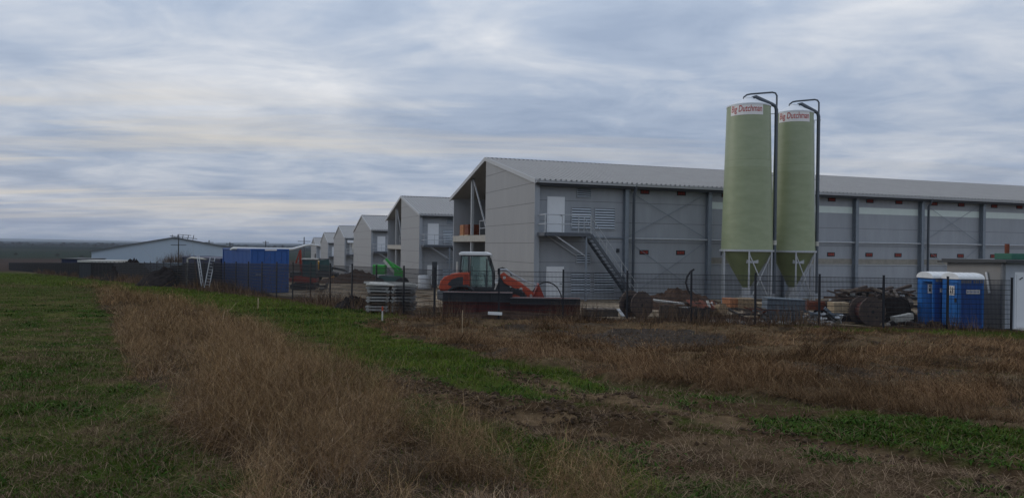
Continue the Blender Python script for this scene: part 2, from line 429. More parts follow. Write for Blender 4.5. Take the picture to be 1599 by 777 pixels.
# dark junk and fan hose on barns three and four
b3 = BARNS[3]
m = MB(); m.lathe([(.5,0),(.5,2.2)], 24, (1.6,-1.0,4.6)); add_part(m, 'air_duct', 'whitedirty', b3, smooth=True)
m = MB(); m.box(.3,5.2,-1.4,-.02,6.3,6.8); add_part(m, 'duct_hood', 'silowhite', b3)

# ------------------------------------------------------------------ silos
def text_mesh(body, size, shear=.15, bold=.003, extrude=0):
    cu = bpy.data.curves.new('lettering', 'FONT'); cu.body = body; cu.size = size; cu.shear = shear; cu.offset = bold
    cu.align_x = 'CENTER'; cu.align_y = 'CENTER'; cu.resolution_u = 4
    o = bpy.data.objects.new('lettering', cu); COL.objects.link(o); bpy.context.view_layer.update()
    me = bpy.data.meshes.new_from_object(o.evaluated_get(bpy.context.evaluated_depsgraph_get()))
    bpy.data.objects.remove(o); bpy.data.curves.remove(cu); return me
def silo(label, px, Y, rb, rt, ztop, zbase, sticker_mid, color, pipes, sticker=True):
    g = gpos(px, Y); z0 = g.z
    S = thing('feed_silo', label, 'silo', (g.x, g.y, z0), 0, 'feed silos beside the nearest barn')
    zr = zbase-z0; zt = ztop-z0
    rad = lambda z: rb+(rt-rb)*((z-zr)/(zt-zr))**.9 if z > zr else rb
    prof = [(rad(zr+(zt-zr)*k/14), zr+(zt-zr)*k/14) for k in range(15)]
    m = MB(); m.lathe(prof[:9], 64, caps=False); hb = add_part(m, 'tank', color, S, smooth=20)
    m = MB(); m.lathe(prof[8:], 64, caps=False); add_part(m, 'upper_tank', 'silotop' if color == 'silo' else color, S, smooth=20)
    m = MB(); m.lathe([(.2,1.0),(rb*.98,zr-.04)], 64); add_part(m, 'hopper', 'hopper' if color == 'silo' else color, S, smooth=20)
    m = MB(); m.lathe([(rt+.02,zt-.06),(rt+.02,zt+.02),(.28,zt+.44),(.26,zt+.51),(0.02,zt+.53)], 64); add_part(m, 'roof_cone', 'silowhite', S, smooth=25)
    m = MB(); m.lathe([(rb+.01,zr-.09),(rb+.07,zr-.09),(rb+.07,zr+.02),(rb+.01,zr+.02)], 64, caps=False); add_part(m, 'support_ring', 'galv', S)
    m = MB()
    for z in (zr+(zt-zr)*.33, zr+(zt-zr)*.62): m.lathe([(rad(z)+.001,z-.02),(rad(z)+.006,z),(rad(z)+.001,z+.02)], 64, caps=False)
    add_part(m, 'seam', color, hb, smooth=True)
    for k in range(6):
        a = R(60*k+18); x, y = (rb+.04)*math.cos(a), (rb+.04)*math.sin(a)
        m = MB(); m.bar((x,y,0),(x,y,zr-.06),.075); m.bar((x,y,0),(x,y,.03),.22); lg = add_part(m, 'leg', 'galv', S)
    for k in range(6):
        if k % 2: continue
        a = R(60*k+18); b = R(60*k+78); m = MB()
        pa = Vector(((rb+.02)*math.cos(a),(rb+.02)*math.sin(a),0)); pb = Vector(((rb+.02)*math.cos(b),(rb+.02)*math.sin(b),0)); u = Vector((0,0,1))
        m.bar(pa+u*.2, pb+u*(zr-.2), .04); m.bar(pb+u*.2, pa+u*(zr-.2), .05); add_part(m, 'cross_brace', 'galv', S)
    # outlet and hatch
    m = MB(); m.lathe([(.24,.62),(.24,1.02)], 20); m.box(-.3,.3,-.3,.3,.35,.62); add_part(m, 'outlet', 'galv', S)
    m = MB(); m.box(-.32,.32,-rb*.72-.05,-rb*.72+.25,zr-.72,zr-.42); add_part(m, 'inspection_hatch', 'galv', S)
    view = math.atan2(-g.y, -g.x)      # direction towards the camera
    if sticker:
        half = R(45 if sticker != 2 else 50); hz = .29; zc = zt-.33; a0 = view+R(sticker_mid); n = 24
        m = MB(); vs = []
        for k in range(n+1):
            a = a0-half+2*half*k/n
            for z in (zc-hz, zc+hz):
                rr = rad(z)+.008; vs.append((rr*math.cos(a), rr*math.sin(a), z))
        m.add(vs, [(2*k,2*k+2,2*k+3,2*k+1) for k in range(n)]); st = add_part(m, 'name_sticker', 'sticker', S, smooth=True)
        me = text_mesh('Big Dutchman', .40); w = [v.co.x for v in me.vertices]; sc = (2*half*rt*.93)/(max(w)-min(w)); mid = (max(w)+min(w))/2
        ys = [v.co.y for v in me.vertices]; ym = (max(ys)+min(ys))/2; sy = (2*hz*.80)/(max(ys)-min(ys))
        for v in me.vertices:
            x = (v.co.x-mid)*sc; z = zc+(v.co.y-ym)*sy; a = a0+x/rt; rr = rad(z)+.016
            v.co = (rr*math.cos(a), rr*math.sin(a), z)
        me.materials.append(M['red']); o = bpy.data.objects.new('lettering', me); COL.objects.link(o); o.parent = st
    if pipes:
        dx = rb+.07; px_, py_ = dx, -.25
        m = MB(); zt2 = zt+.62
        m.tube([(.15,-.1,zt+.34),(.2,-.11,zt+.5),(.35,-.12,zt+.55),(px_-.25,py_,zt+.12),(px_-.05,py_,zt+.0),(px_,py_,zt-.2),(px_,py_,zt*.5),(px_,py_,.7)], .10, 14)
        fp = add_part(m, 'fill_pipe', 'pipe', S, smooth=60)
        m = MB(); m.tube([(-.25,.1,zt+.40),(-.25,.1,zt+.55),(-.1,.05,zt+.68),(.1,.0,zt+.72),(px_-.2,py_+.1,zt+.80),(px_-.03,py_+.1,zt+.76),(px_+.05,py_+.1,zt+.62),(px_+.05,py_+.1,zt+.35),(px_+.05,py_+.12,.8)], .05, 10)
        add_part(m, 'vent_pipe', 'pipe', S, smooth=60)
        m = MB()
        for f in (.95,.52,.12): zz = zr+(zt-zr)*f; m.bar((rad(zz)*.96,py_*.5,zz),(px_+.14,py_,zz),.035)
        add_part(m, 'pipe_bracket', 'galv', S)
        m = MB(); m.lathe([(.115,zr+.3),(.115,zr+.55)], 14, (px_,py_,0)); add_part(m, 'pipe_coupling', 'whitedirty', fp)
    return S
silo('nearer and wider pale green silo, red lettering on its white sticker', 1166, 42, 1.40, 1.18, 11.0, 3.0, -6, 'silo', True)
silo('slimmer pale green silo with red lettering and the pipe nearest the portable toilets', 1237.5, 43.6, 1.24, 1.05, 10.95, 2.98, 0, 'silo', True, 2)
silo('whitish silo almost hidden behind the slimmer green silo', 1238, 47.6, 1.33, 1.20, 11.1, 2.98, 0, 'silowhite', False, False)

# ------------------------------------------------------------------ fence
F0 = Vector((-3.08, 30.0)); FD = Vector((-1.525, 1.98))
pts = [F0+FD*n for n in range(87, 0, -1)]+[F0]
rx = np.linspace(0, 1, 10)
for k in range(1, 10):
    px = 680+(1581-680)*k/9; Yk = 30-.6*k/9; pts.append(Vector((ray(px,384).x*Yk, Yk)))
FN = thing('mesh_fence', 'dark wire mesh fence on posts running the whole length of the building site', 'fence', (F0.x,F0.y,float(base_h(F0.x,F0.y))))
FM = FN.location.copy()
def fence_mesh(w, screened):
    m = MB(); h = 1.98
    n = 48
    for i in range(n+1):
        x = w*i/n; m.box(x-.0042,x+.0042,-.0042,.0042,.04,h)
    for k in range(11):
        z = .06+k*(h-.08)/10; m.box(0,w,-.011,-.003,z-.009,z+.009)
    if screened: m.box(0,w,.006,.012,.05,h-.03)
    return m
pm = {}
postm = None
for i in range(len(pts)-1):
    a, b = pts[i], pts[i+1]; d = b-a; sc = screened = (i < 87-27)
    if screened not in pm:
        o = fence_mesh(2.5, screened).build('mesh_panel', M['screen'] if screened else M['fence'], FN); pm[screened] = o
    else:
        o = pm[screened].copy(); COL.objects.link(o); o.parent = FN
    za = float(base_h(a.x,a.y)); zb = float(base_h(b.x,b.y)); L = d.length
    o.matrix_local = Matrix(((d.x/2.5,-d.y/L,0,a.x-FM.x),(d.y/2.5,d.x/L,0,a.y-FM.y),((zb-za)/2.5,0,1,za-FM.z),(0,0,0,1)))
for i, p in enumerate(pts[::1]):
    z = float(base_h(p.x,p.y))
    if postm is None:
        m = MB(); m.box(-.032,.032,-.03,.03,-.4,2.06); m.box(-.04,.04,-.038,.038,2.06,2.08); postm = m.build('post', M['fence'], FN); o = postm
    else: o = postm.copy(); COL.objects.link(o); o.parent = FN
    o.location = (p.x-FM.x, p.y-FM.y, z-FM.z); q = pts[min(i+1,len(pts)-1)]-pts[max(i-1,0)]; o.rotation_euler = (0,0,math.atan2(q.y,q.x))
# ------------------------------------------------------------------ wheel loader
def wheel(parent, x, y, z, r, w, rim='lorange', name='wheel'):
    m = MB(); m.lathe([(r*.55,-w/2),(r*.93,-w/2),(r,-w*.36),(r,w*.36),(r*.93,w/2),(r*.55,w/2)], 28, caps=False)
    for k in range(20):
        a = 2*math.pi*k/20
        for s in (-1,1):
            m.bar((r*.97*math.cos(a),r*.97*math.sin(a),s*w*.02),(r*1.0*math.cos(a+.12),r*1.0*math.sin(a+.12),s*w*.46),.05,.06)
    t = add_part(m, name, 'black', parent); t.location = (x,y,z); t.rotation_euler = (math.pi/2,0,0)
    m = MB(); m.lathe([(.02,-w*.2),(r*.3,-w*.2),(r*.38,-w*.38),(r*.56,-w*.42),(r*.56,w*.42),(r*.38,w*.38),(r*.3,w*.2),(.02,w*.2)], 24); q = add_part(m, 'rim', rim, t, smooth=True)
    return t
def loader():
    Y = 35.0; g = gpos(775, Y); T = thing('wheel_loader', 'orange wheel loader with white cab roof parked behind the dark steel beams', 'wheel loader', (g.x,g.y,g.z), R(-1))
    hw = .82
    hood = [(-2.62,.98),(-2.66,1.15),(-2.58,1.45),(-2.40,1.64),(-2.1,1.76),(-1.7,1.84),(-1.22,1.86),(-1.20,1.1),(-1.45,1.0),(-1.9,1.0),(-2.2,.98)]
    m = MB(); m.prism(hood, -hw, hw); h = add_part(m, 'engine_hood', 'lorange', T, bevel=.05, smooth=True)
    for s in (-1,1):
        m = MB(); y = s*(hw+.004); m.prism([(-2.25,1.28),(-2.05,1.52),(-1.75,1.63),(-1.5,1.65),(-1.52,1.3),(-1.6,1.14),(-1.9,1.1)], min(y,y+s*.01), max(y,y+s*.01)); add_part(m, 'grille', 'dgrey', h)
        m = MB()
        for k in range(6): m.box(-1.44,-1.24, min(y,y+s*.02),max(y,y+s*.02),1.18+k*.1,1.235+k*.1)
        add_part(m, 'side_vent', 'lred', h)
        m = MB(); m.tube([(-2.15,s*.9,1.0),(-1.95,s*.9,1.14),(-1.65,s*.9,1.22),(-1.3,s*.9,1.2),(-1.0,s*.9,1.02)], .07, 6); m.bar((-2.1,s*.9,1.05),(-1.05,s*.9,1.05),.02,.02)
        m.prism([(-2.15,1.0),(-1.95,1.12),(-1.65,1.2),(-1.3,1.18),(-1.0,1.0),(-.98,1.06),(-1.28,1.25),(-1.66,1.28),(-2.0,1.19),(-2.2,1.04)], s*.9-.28 if s<0 else .62, s*.62 if s<0 else 1.18)
        add_part(m, 'fender', 'dgrey', T)
    m = MB(); m.prism([(-2.72,.55),(-2.75,.98),(-2.2,1.0),(-1.2,1.0),(-1.0,.6),(-2.3,.45)], -.78, .78); add_part(m, 'counterweight', 'mgrey', T, bevel=.04)
    # cab
    c = [(-1.66,1.12),(-1.66,1.9),(-1.60,2.66),(-.36,2.66),(-.12,1.9),(-.10,1.12)]
    y0 = .70; m = MB()
    for s in (-1,1):
        y = s*y0
        for k in range(6): p, q = c[k], c[(k+1)%6]; m.bar((p[0],y,p[1]),(q[0],y,q[1]),.07,.08)
        m.bar((-1.28,y,1.15),(-1.25,y,2.66),.16,.06); m.bar((-.42,y,1.15),(-.42,y,2.5),.05,.05)
    for p in c: m.bar((p[0],-y0,p[1]),(p[0],y0,p[1]),.07)
    m.box(-1.66,-.1,-y0,y0,1.0,1.14); m.prism([(-1.66,1.1),(-1.66,1.5),(-1.3,1.5),(-1.28,1.1)],-y0,y0)
    m.bar((-.95,0,1.1),(-.95,0,1.75),.45,.12); m.bar((-1.15,0,1.7),(-1.15,0,2.15),.42,.1); m.bar((-.45,0,1.1),(-.55,0,1.75),.08)
    m.tube([(-.68+.18*math.cos(a),.18*math.sin(a),1.78) for a in [k*math.pi/8 for k in range(17)]], .018, 6)
    cab = add_part(m, 'cab', 'dgrey', T)
    m = MB()
    for s in (-1,1):
        y = s*(y0+.01)
        m.add([(-1.6,y,1.55),(-1.36,y,1.55),(-1.34,y,2.6),(-1.56,y,2.6)], [(0,1,2,3)]); m.add([(-1.18,y,1.2),(-.45,y,1.2),(-.45,y,2.6),(-1.16,y,2.6)], [(0,1,2,3)])
        m.add([(-.38,y,1.2),(-.15,y,1.2),(-.15,y,1.9),(-.38,y,2.56)], [(0,1,2,3)])
    m.add([(-.11,-.66,1.2),(-.11,.66,1.2),(-.13,.66,1.9),(-.13,-.66,1.9)], [(0,1,2,3)]); m.add([(-.13,-.66,1.95),(-.13,.66,1.95),(-.35,.66,2.6),(-.35,-.66,2.6)], [(0,1,2,3)])
    m.add([(-1.67,-.66,1.6),(-1.67,.66,1.6),(-1.62,.66,2.6),(-1.62,-.66,2.6)], [(0,1,2,3)]); add_part(m, 'window', 'glass', cab)
    m = MB(); m.prism([(-1.72,2.66),(-1.74,2.74),(-1.65,2.82),(-.45,2.82),(-.24,2.74),(-.24,2.66)], -.78, .78); add_part(m, 'cab_roof', 'white', T, bevel=.03)
    m = MB(); m.tube([(-.3,-.78,2.35),(-.22,-.95,2.35)],.015,6); m.box(-.27,-.19,-1.08,-.94,2.18,2.46); add_part(m, 'mirror', 'black', cab)
    m = MB(); m.tube([(-1.82,-.5,1.8),(-1.82,-.5,2.35)],.05,10); add_part(m, 'exhaust', 'whitedirty', T)
    m = MB()
    for y in (-.6,-.2,.2,.6): m.box(-.26,-.18,y-.07,y+.07,2.56,2.66)
    add_part(m,'work_light','whitedirty',cab)
    for s in (-1,1): m = MB(); m.box(-.02,.1,s*.66-.09,s*.66+.09,1.36,1.52); add_part(m,'headlight','white',cab)
    m = MB(); m.box(-1.0,-.35,-.86,-.72,.62,.68); m.box(-1.0,-.35,-.86,-.72,.86,.92); m.box(-1.0,-.94,-.86,-.72,.62,.92); m.box(-.41,-.35,-.86,-.72,.62,.92); add_part(m,'step','dgrey',T)
    # front frame, lift arm, bucket
    m = MB(); m.box(-1.2,.2,-.42,.42,.5,1.0); m.prism([(.0,.45),(.0,1.05),(.25,1.72),(.42,1.78),(.75,.95),(.9,.5)],-.34,.34); add_part(m, 'front_frame', 'dgrey', T)
    arm = [(.18,1.72),(.36,1.86),(.62,1.66),(1.2,1.36),(1.62,1.05),(2.0,.72),(1.7,.50),(1.35,.80),(.9,1.12),(.42,1.35)]
    m = MB(); m.prism(arm,-.44,-.34); m.prism(arm,.34,.44); m.box(.9,1.1,-.34,.34,1.1,1.3); a = add_part(m, 'lift_arm', 'lorange', T, bevel=.02)
    m = MB()
    for x, z in ((.42,1.62),(1.22,1.1),(1.7,.78)): m.tube([(x,-.47,z),(x,-.43,z)],.07,14)
    add_part(m,'pivot_pin','whitedirty',a)
    m = MB(); m.tube([(.15,0,1.98),(.5,0,1.98),(.78,0,1.78)],.05,8); m.tube([(.78,0,1.78),(1.5,0,1.42)],.035,8); m.tube([(1.2,-.2,1.5),(2.0,-.2,1.28)],.025,8); add_part(m, 'hydraulic_cylinder', 'galv', a)
    m = MB(); m.tube([(.1,.1,1.75),(.1,.1,2.0),(.3,.1,2.08),(.6,.1,1.95),(.75,.1,1.7)],.03,6); m.tube([(.3,-.2,1.2),(.55,-.25,1.5),(.85,-.2,1.45)],.03,6); add_part(m, 'hydraulic_hose', 'black', a)
    bk = [(1.55,.52),(2.02,1.32),(2.08,1.30),(2.02,.70),(2.25,.28),(2.55,.12),(2.5,.08),(1.7,.1)]
    m = MB(); m.prism([(2.08,1.30),(2.02,1.34),(1.85,.9),(1.62,.5),(1.6,.2),(1.8,.06),(2.6,.06),(2.6,.1),(1.85,.13),(1.7,.25),(1.72,.48),(1.95,.9)],-1.0,1.0)
    for s in (-1,1): m.prism([(2.08,1.3),(1.85,.9),(1.62,.5),(1.6,.2),(1.8,.06),(2.6,.08)],min(s*1.0,s*.97),max(s*1.0,s*.97))
    add_part(m, 'bucket', 'lred', T)
    for x in (-1.62,.95):
        for s in (-1,1): wheel(T, x, s*.72, .56, .56, .42)
    T.scale = (.97,.97,.97)
    return T
loader()

def crate_pile(name, label, cat, px0, px1, ytop, ybot, Y, depth, m_, layers, jit=.04, mcap=None, rz=0, bend=.0):
    a = at(px0, ytop, Y); b = at(px1, ybot, Y); w = b.x-a.x; zt = a.z; zb = b.z
    T = thing(name, label, cat, ((a.x+b.x)/2, Y, zb), rz)
    h = (zt-zb)/layers
    for k in range(layers):
        m = MB(); dx = random.uniform(-jit,jit)
        m.box(-w/2+dx, w/2+dx, -depth/2, depth/2, k*h+h*.18, (k+1)*h-.01)
        for s in (-.36,0,.36): m.box(w*s-.04+dx, w*s+.04+dx, -depth/2, depth/2, k*h+.003, k*h+h*.18)
        o = add_part(m, 'layer', (m_[k%len(m_)]), T, bevel=.008)
        o.rotation_euler = (random.uniform(-bend,bend), random.uniform(-bend,bend), random.uniform(-bend,bend)*2)
    return T
# formwork panel stack: individual panels
def formwork():
    a = at(576, 444, 33.0); b = at(648, 484, 33.0); w = b.x-a.x
    T = thing('formwork_stack', 'stack of grey formwork panels with loose white boards on top, behind the fence', 'panel stack', ((a.x+b.x)/2, 33.0, b.z-.05), R(2))
    z = 0; k = 0
    while z < a.z-b.z-.12:
        for s in (-1,1):
            m = MB(); x0, x1 = (-w/2, -.02) if s < 0 else (.02, w/2)
            m.box(x0,x1,-.55,.55,0,.075); m.box(x0+.05,x0+.15,-.55,.55,-.045,-.002); m.box(x1-.15,x1-.05,-.55,.55,-.045,-.002)
            o = add_part(m,'panel',['form','form','wood','form','form','soil'][k%6] if k%6 != 5 else 'wood',T,bevel=.006)
            o.location = (random.uniform(-.05,.05), random.uniform(-.06,.06), z+.05); o.rotation_euler = (0,random.uniform(-.012,.012),random.uniform(-.03,.03))
        z += .135; k += 1
    for q in range(6):
        m = MB(); m.box(-1.1,1.05,-.16,.16,0,.03); o = add_part(m,'board','whitedirty',T); o.location = (random.uniform(-.25,.3),-.4+q*.16,z+.06+.02*q); o.rotation_euler = (random.uniform(-.1,.1),random.uniform(-.02,.05),random.uniform(-.15,.15))
formwork()
# steel beams
def beams(px0, px1, ytop, ymid, ybot, Y, label, n):
    a = at(px0, ytop, Y); b = at(px1, ybot, Y); mz = at(px0, ymid, Y).z; w = b.x-a.x; zb = min(b.z, float(base_h(b.x,Y)))
    T = thing('beam_stack', label, 'steel beams', ((a.x+b.x)/2, Y, zb), R(-1.5))
    def hb(z, h, y, wd, mm, nm):
        m = MB(); m.box(-w/2,w/2,y-wd/2,y+wd/2,z,z+.03); m.box(-w/2,w/2,y-wd/2,y+wd/2,z+h-.03,z+h); m.box(-w/2,w/2,y-.02,y+.02,z+.03,z+h-.03)
        for k in range(5): m.box(-w/2+w*(k+.5)/5-.01,-w/2+w*(k+.5)/5+.01,y-wd/2+.02,y-.021,z+.03,z+h-.03)
        add_part(m, nm, mm, T)
    for y in (-.3,.02,.34):
        hb(0, mz-zb-.01, y, .28, 'redbrown', 'red_beam')
    hd = a.z-mz
    for y in (-.32,.0,.32): hb(mz-zb+.0, hd, y, .27, 'dsteel' if y else 'rust', 'dark_beam')
beams(693, 800, 455, 469, 487, 31.6, 'longer pile of dark steel beams over red-brown ones in front of the orange loader', 3)
beams(797, 905, 464, 473, 490, 31.2, 'lower pile of dark beams over red-brown ones right of the loader bucket', 3)

def drum(label, px, Y, py, diam, width, rz, m1='drum', m2='drumred', holes=True):
    c = at(px, py, Y); T = thing('cable_drum', label, 'cable drum', (c.x, Y, c.z), rz, 'large wooden cable drums')
    r = diam/2
    for i, s in enumerate((-1,1)):
        m = MB(); m.lathe([(.05,-.035),(r-.01,-.035),(r,-.03),(r,.03),(r-.01,.035),(.05,.035)], 40, caps=False); o = add_part(m, 'flange', m1, T); o.rotation_euler = (math.pi/2,R(35),0); o.location = (0,s*width/2,0)
        m = MB(); y = s*(width/2+.04); n = 9
        for k in range(n):
            x = -r+2*r*(k+.5)/n; hh = math.sqrt(max(0,r*r-x*x))*.97; m.box(x-r/n*.92, x+r/n*.92, min(y,y+s*.012), max(y,y+s*.012), -hh, hh)
        q = add_part(m, 'plank_face', m1, T); q.rotation_euler = (0,R(48),0)
        if holes:
            m = MB()
            for hx, hz, hr in ((0,0,.07),(.25,.2,.035),(-.25,-.2,.035),(.2,-.28,.04),(-.15,.3,.03)):
                m.tube([(hx*r*1.4,s*(width/2+.053),hz*r*1.4),(hx*r*1.4,s*(width/2+.057),hz*r*1.4)], hr, 14)
            add_part(m, 'bolt_hole', 'dark', T)
    m = MB(); n = 22
    for k in range(n):
        a = 2*math.pi*k/n; m.bar((r*.62*math.cos(a),-width/2+.04,r*.62*math.sin(a)),(r*.62*math.cos(a),width/2-.04,r*.62*math.sin(a)),r*.16,.03,up=(math.cos(a),0,math.sin(a)))
    add_part(m, 'barrel', m2, T)
    return T
drum('upright wooden cable drum standing near the foot of the outside stair', 993, 31.0, 475, 1.12, .72, R(30), 'drum', 'soild')
drum('big weathered wooden cable drum with red-brown barrel facing the field, left of the toilets', 1354, 30.9, 485.5, 1.22, .62, R(12))
drum('dark old cable drum leaning on the scrap timber just left of the toilets', 1398, 31.5, 483, 1.05, .7, R(-38), 'soild', 'soild', False)

def heap(name, label, cat, px, Y, rx_, ry_, h, m_, seed=1, rough=.35, stuff=False):
    g = gpos(px, Y); n = 40; m = MB(); vs = []; fs = []
    for j in range(n+1):
        for i in range(n+1):
            x = -1+2*i/n; y = -1+2*j/n; d = math.sqrt(x*x+y*y)
            nz = float(fbm(np.array(x*2.2+seed*7.), np.array(y*2.2+seed*3.), 5)); n2 = float(fbm(np.array(x*9+seed), np.array(y*9.), 3))
            z = max(0, 1-d**1.6)*(.45+nz*1.1)*h*(1-rough+rough*2*n2)
            X = g.x+x*rx_; Yy = g.y+y*ry_
            vs.append((x*rx_, y*ry_, z-.03+float(base_h(X,Yy))-g.z if d < 1 else float(base_h(X,Yy))-g.z-.15))
    for j in range(n):
        for i in range(n): a = j*(n+1)+i; fs.append((a,a+1,a+n+2,a+n+1))
    m.add(vs, fs); o = m.build(name, M[m_]); o.location = g; tag(o, label, cat); return o
heap('soil_heap', 'brown soil heap behind the white board and curved black pipe', 'soil heap', 1062, 38.5, 2.4, 1.6, 1.05, 'soil', 3)
heap('soil_heap', 'small dark soil heap right at the fence left of the formwork stack', 'soil heap', 556, 35.5, 1.1, 1.0, .55, 'soild', 4)
heap('soil_heap', 'low brown soil ridge beneath the steel beams', 'soil heap', 800, 30.6, 5.0, .7, .30, 'soil', 5)
heap('soil_heap', 'dark earth mound behind the fence in front of the pale blue warehouse', 'soil heap', 203, 84, 3.0, 3, 1.9, 'soild', 6)
heap('soil_heap', 'large dark earth mound with dry bushes on top beside the navy container', 'soil heap', 276, 64, 3.4, 2.6, 2.1, 'soild', 21, .12)
heap('soil_heap', 'long low rubble bank under the scrap timber at the right part of the fence', 'soil heap', 1352, 33.4, 2.6, 1.3, 1.35, 'soild', 8)
heap('soil_heap', 'low strip of brown spoil under the boards and crates', 'soil heap', 1120, 30.9, 4.4, .6, .26, 'soil', 9)
heap('soil_heap', 'reddish earth bank in front of the third barn', 'soil heap', 553, 80, 4, 2, 1.2, 'soil', 10)

def plank(label, p, q, w, h, m_, name='plank', cat='plank', group=None):
    m = MB(); p = Vector(p); q = Vector(q); c = (p+q)/2; m.bar(p-c, q-c, w, h); o = m.build(name, M[m_], None, bevel=.004); o.location = c
    return tag(o, label, cat, group)
def block(name, label, cat, px0, px1, y0, y1, Y, dep, m_, rz=0, tilt=0, group=None, deco=None):
    a = at(px0,y0,Y); b = at(px1,y1,Y); w = b.x-a.x; h = a.z-b.z
    T = thing(name, label, cat, ((a.x+b.x)/2,Y,b.z), rz, group); T.rotation_euler = (0,tilt,rz)
    if deco == 'crate':
        m = MB(); n = max(2, int(h/.13))
        for k in range(n):
            z = k*h/n
            for s in (-1,1): m.box(-w/2,w/2,s*dep/2-.012,s*dep/2+.012,z+.01,z+h/n-.025)
        for sx in (-1,-.33,.33,1): m.box(sx*w/2*.97-.03,sx*w/2*.97+.03,-dep/2+.015,dep/2-.015,0,h)
        add_part(m,'frame',m_,T); m = MB(); m.box(-w/2+.04,w/2-.04,-dep/2+.02,dep/2-.02,.02,h-.03); add_part(m,'load',m_,T)
    elif deco == 'pack':
        m = MB(); nx = max(2,int(w/.22)); nz = max(2,int(h/.11))
        for i in range(nx):
            for k in range(nz): j = random.uniform(-.01,.01); m.box(-w/2+w*i/nx+.006,-w/2+w*(i+1)/nx-.006,-dep/2+j,dep/2+j,.1+(h-.1)*k/nz+.004,.1+(h-.1)*(k+1)/nz-.004)
        add_part(m,'blocks',m_,T); m = MB()
        for s in (-.4,0,.4): m.box(s*w-.05,s*w+.05,-dep/2,dep/2,0,.075)
        m.box(-w/2,w/2,-dep/2,dep/2,.076,.098); add_part(m,'pallet','wood',T)
    elif deco == 'grate':
        m = MB(); n = int(w/.1)
        for i in range(n+1): x = -w/2+w*i/n; m.box(x-.012,x+.012,-dep/2-.01,-dep/2+.012,0,h)
        for z in (0,h*.48,h-.04): m.box(-w/2,w/2,-dep/2-.02,dep/2,z,z+.04)
        add_part(m,'frame',m_,T); m = MB(); m.box(-w/2+.02,w/2-.02,-dep/2+.03,dep/2-.03,.02,h-.05); add_part(m,'load',m_,T)
    return T
block('wooden_crate','low brown wooden crate between the beams and the upright cable drum','crate',910,962,480,493,30.8,.8,'wood',R(4),0,None,'crate')
block('board_stack','stack of weathered boards under the long white board','board stack',1032,1056,476,494,31,.8,'wood',R(-3),0,None,'crate')
block('crate','dark low crate under the rusty sheet','crate',1056,1104,478,493,31,.9,'dgrey',R(2),0,None,'crate')
block('brick_pack','bright orange brick pack on a pallet beneath the wider silo','brick pack',1133,1147,465,482,33.5,.8,'orange',R(8),0,None,'pack')
block('brick_pack','larger wrapped brown brick pack between the orange bricks and the grey crates','brick pack',1150,1176,465,485,33.4,.9,'skin',R(-6),0,None,'pack')
block('brick_pack','small pale brick pack tucked behind the grey steel crates','brick pack',1178,1191,472,485,33.8,.8,'woodp',R(0),0,None,'pack')
block('steel_crate','blue-grey steel crate on top of the pair in front of the silos','steel crate',1194,1252,465,483,31,.9,'stackgrey',R(-3),.035,None,'grate')
block('steel_crate','blue-grey steel crate at the bottom of the pair in front of the silos','steel crate',1191,1248,484,502,31,.9,'stackgrey',R(1),.02,None,'grate')
block('brick_pack','cream coloured block pack left of the big cable drum','block pack',1297,1321,471,491,31.6,.8,'woodp',R(-5),0,None,'pack')
block('timber_stack','rust coloured timber stack right of the steel crates','timber stack',1254,1297,469,483,33.5,.9,'rust',R(3),0,None,'crate')
plank('long whitish board lying flat on the board stack', at(1020,468,31.0), at(1068,474,30.8), .5, .06, 'whitedirty')
plank('short whitish board below the long one', at(1055,480,30.9), at(1078,480,30.8), .4, .05, 'whitedirty')
plank('yellowish plank on the grass edge below the big cable drum', at(1311,506,30.2), at(1360,510,29.9), .12, .05, 'woodp')
plank('dark metal beam slanting past the brown barrel', at(1128,478,31.4), at(1160,494,30.8), .12, .08, 'dgrey', 'beam', 'beam')
# rusty corrugated sheet
def sheet(label, c, w, d, m_, rot):
    m = MB(); n = 40; vs = []; fs = []
    for i in range(n+1):
        x = -w/2+w*i/n; z = .03*math.sin(i*1.3)+.05*math.sin(i*.35)
        vs += [(x,-d/2,z),(x,d/2,z+.06),(x,-d/2,z-.006),(x,d/2,z+.054)]
    for i in range(n): a = 4*i; fs += [(a,a+4,a+5,a+1),(a+2,a+3,a+7,a+6),(a,a+2,a+6,a+4),(a+1,a+5,a+7,a+3)]
    m.add(vs, fs); o = m.build('metal_sheet', M[m_]); o.location = c; o.rotation_euler = rot; return tag(o, label, 'metal sheet')
sheet('rusty orange sheet lying over the dark crate', at(1096,476,31), 1.1, .8, 'rust', (.2,.05,.1))
sheet('pale crumpled sheet draped beside the brown barrel', at(1112,480,31), .45, .6, 'whitedirty', (.5,.3,.2))
m = MB(); m.lathe([(.02,-.3),(.24,-.3),(.25,-.28),(.25,.28),(.24,.3),(.02,.3)], 26); o = m.build('barrel', M['skin'], smooth=True); o.location = at(1122,484,30.9); o.rotation_euler = (R(78),0,R(25)); tag(o, 'brown barrel lying on its side in the debris near the silos', 'barrel')
# loose scrap: every piece its own
def scrap(px0, px1, y0, y1, Y0, Y1, n, lab, mats, group, size=(.3,1.2), th=(.03,.09), name='scrap_piece', cat='scrap', tilt=.35):
    for k in range(n):
        px = random.uniform(px0,px1); py = random.uniform(y0,y1); Y = random.uniform(Y0,Y1); c = at(px,py,Y)
        L = random.uniform(*size); a = random.uniform(0,math.pi); e = random.uniform(-tilt,tilt); d = Vector((math.cos(a)*math.cos(e),math.sin(a)*math.cos(e),math.sin(e)))*L/2
        m = MB(); m.bar(-d, d, random.uniform(*th)*1.6, random.uniform(*th)); o = m.build(name, M[random.choice(mats)]); o.location = c; tag(o, lab, cat, group)
scrap(1298,1422,452,480,32.2,33.6,95,'broken weathered timber in the scrap pile behind the big cable drum',['wood','wood','drum','soil','form','drum'],'scrap timber behind the big cable drum',(.5,1.7),(.05,.13),'scrap_timber','timber',.28)
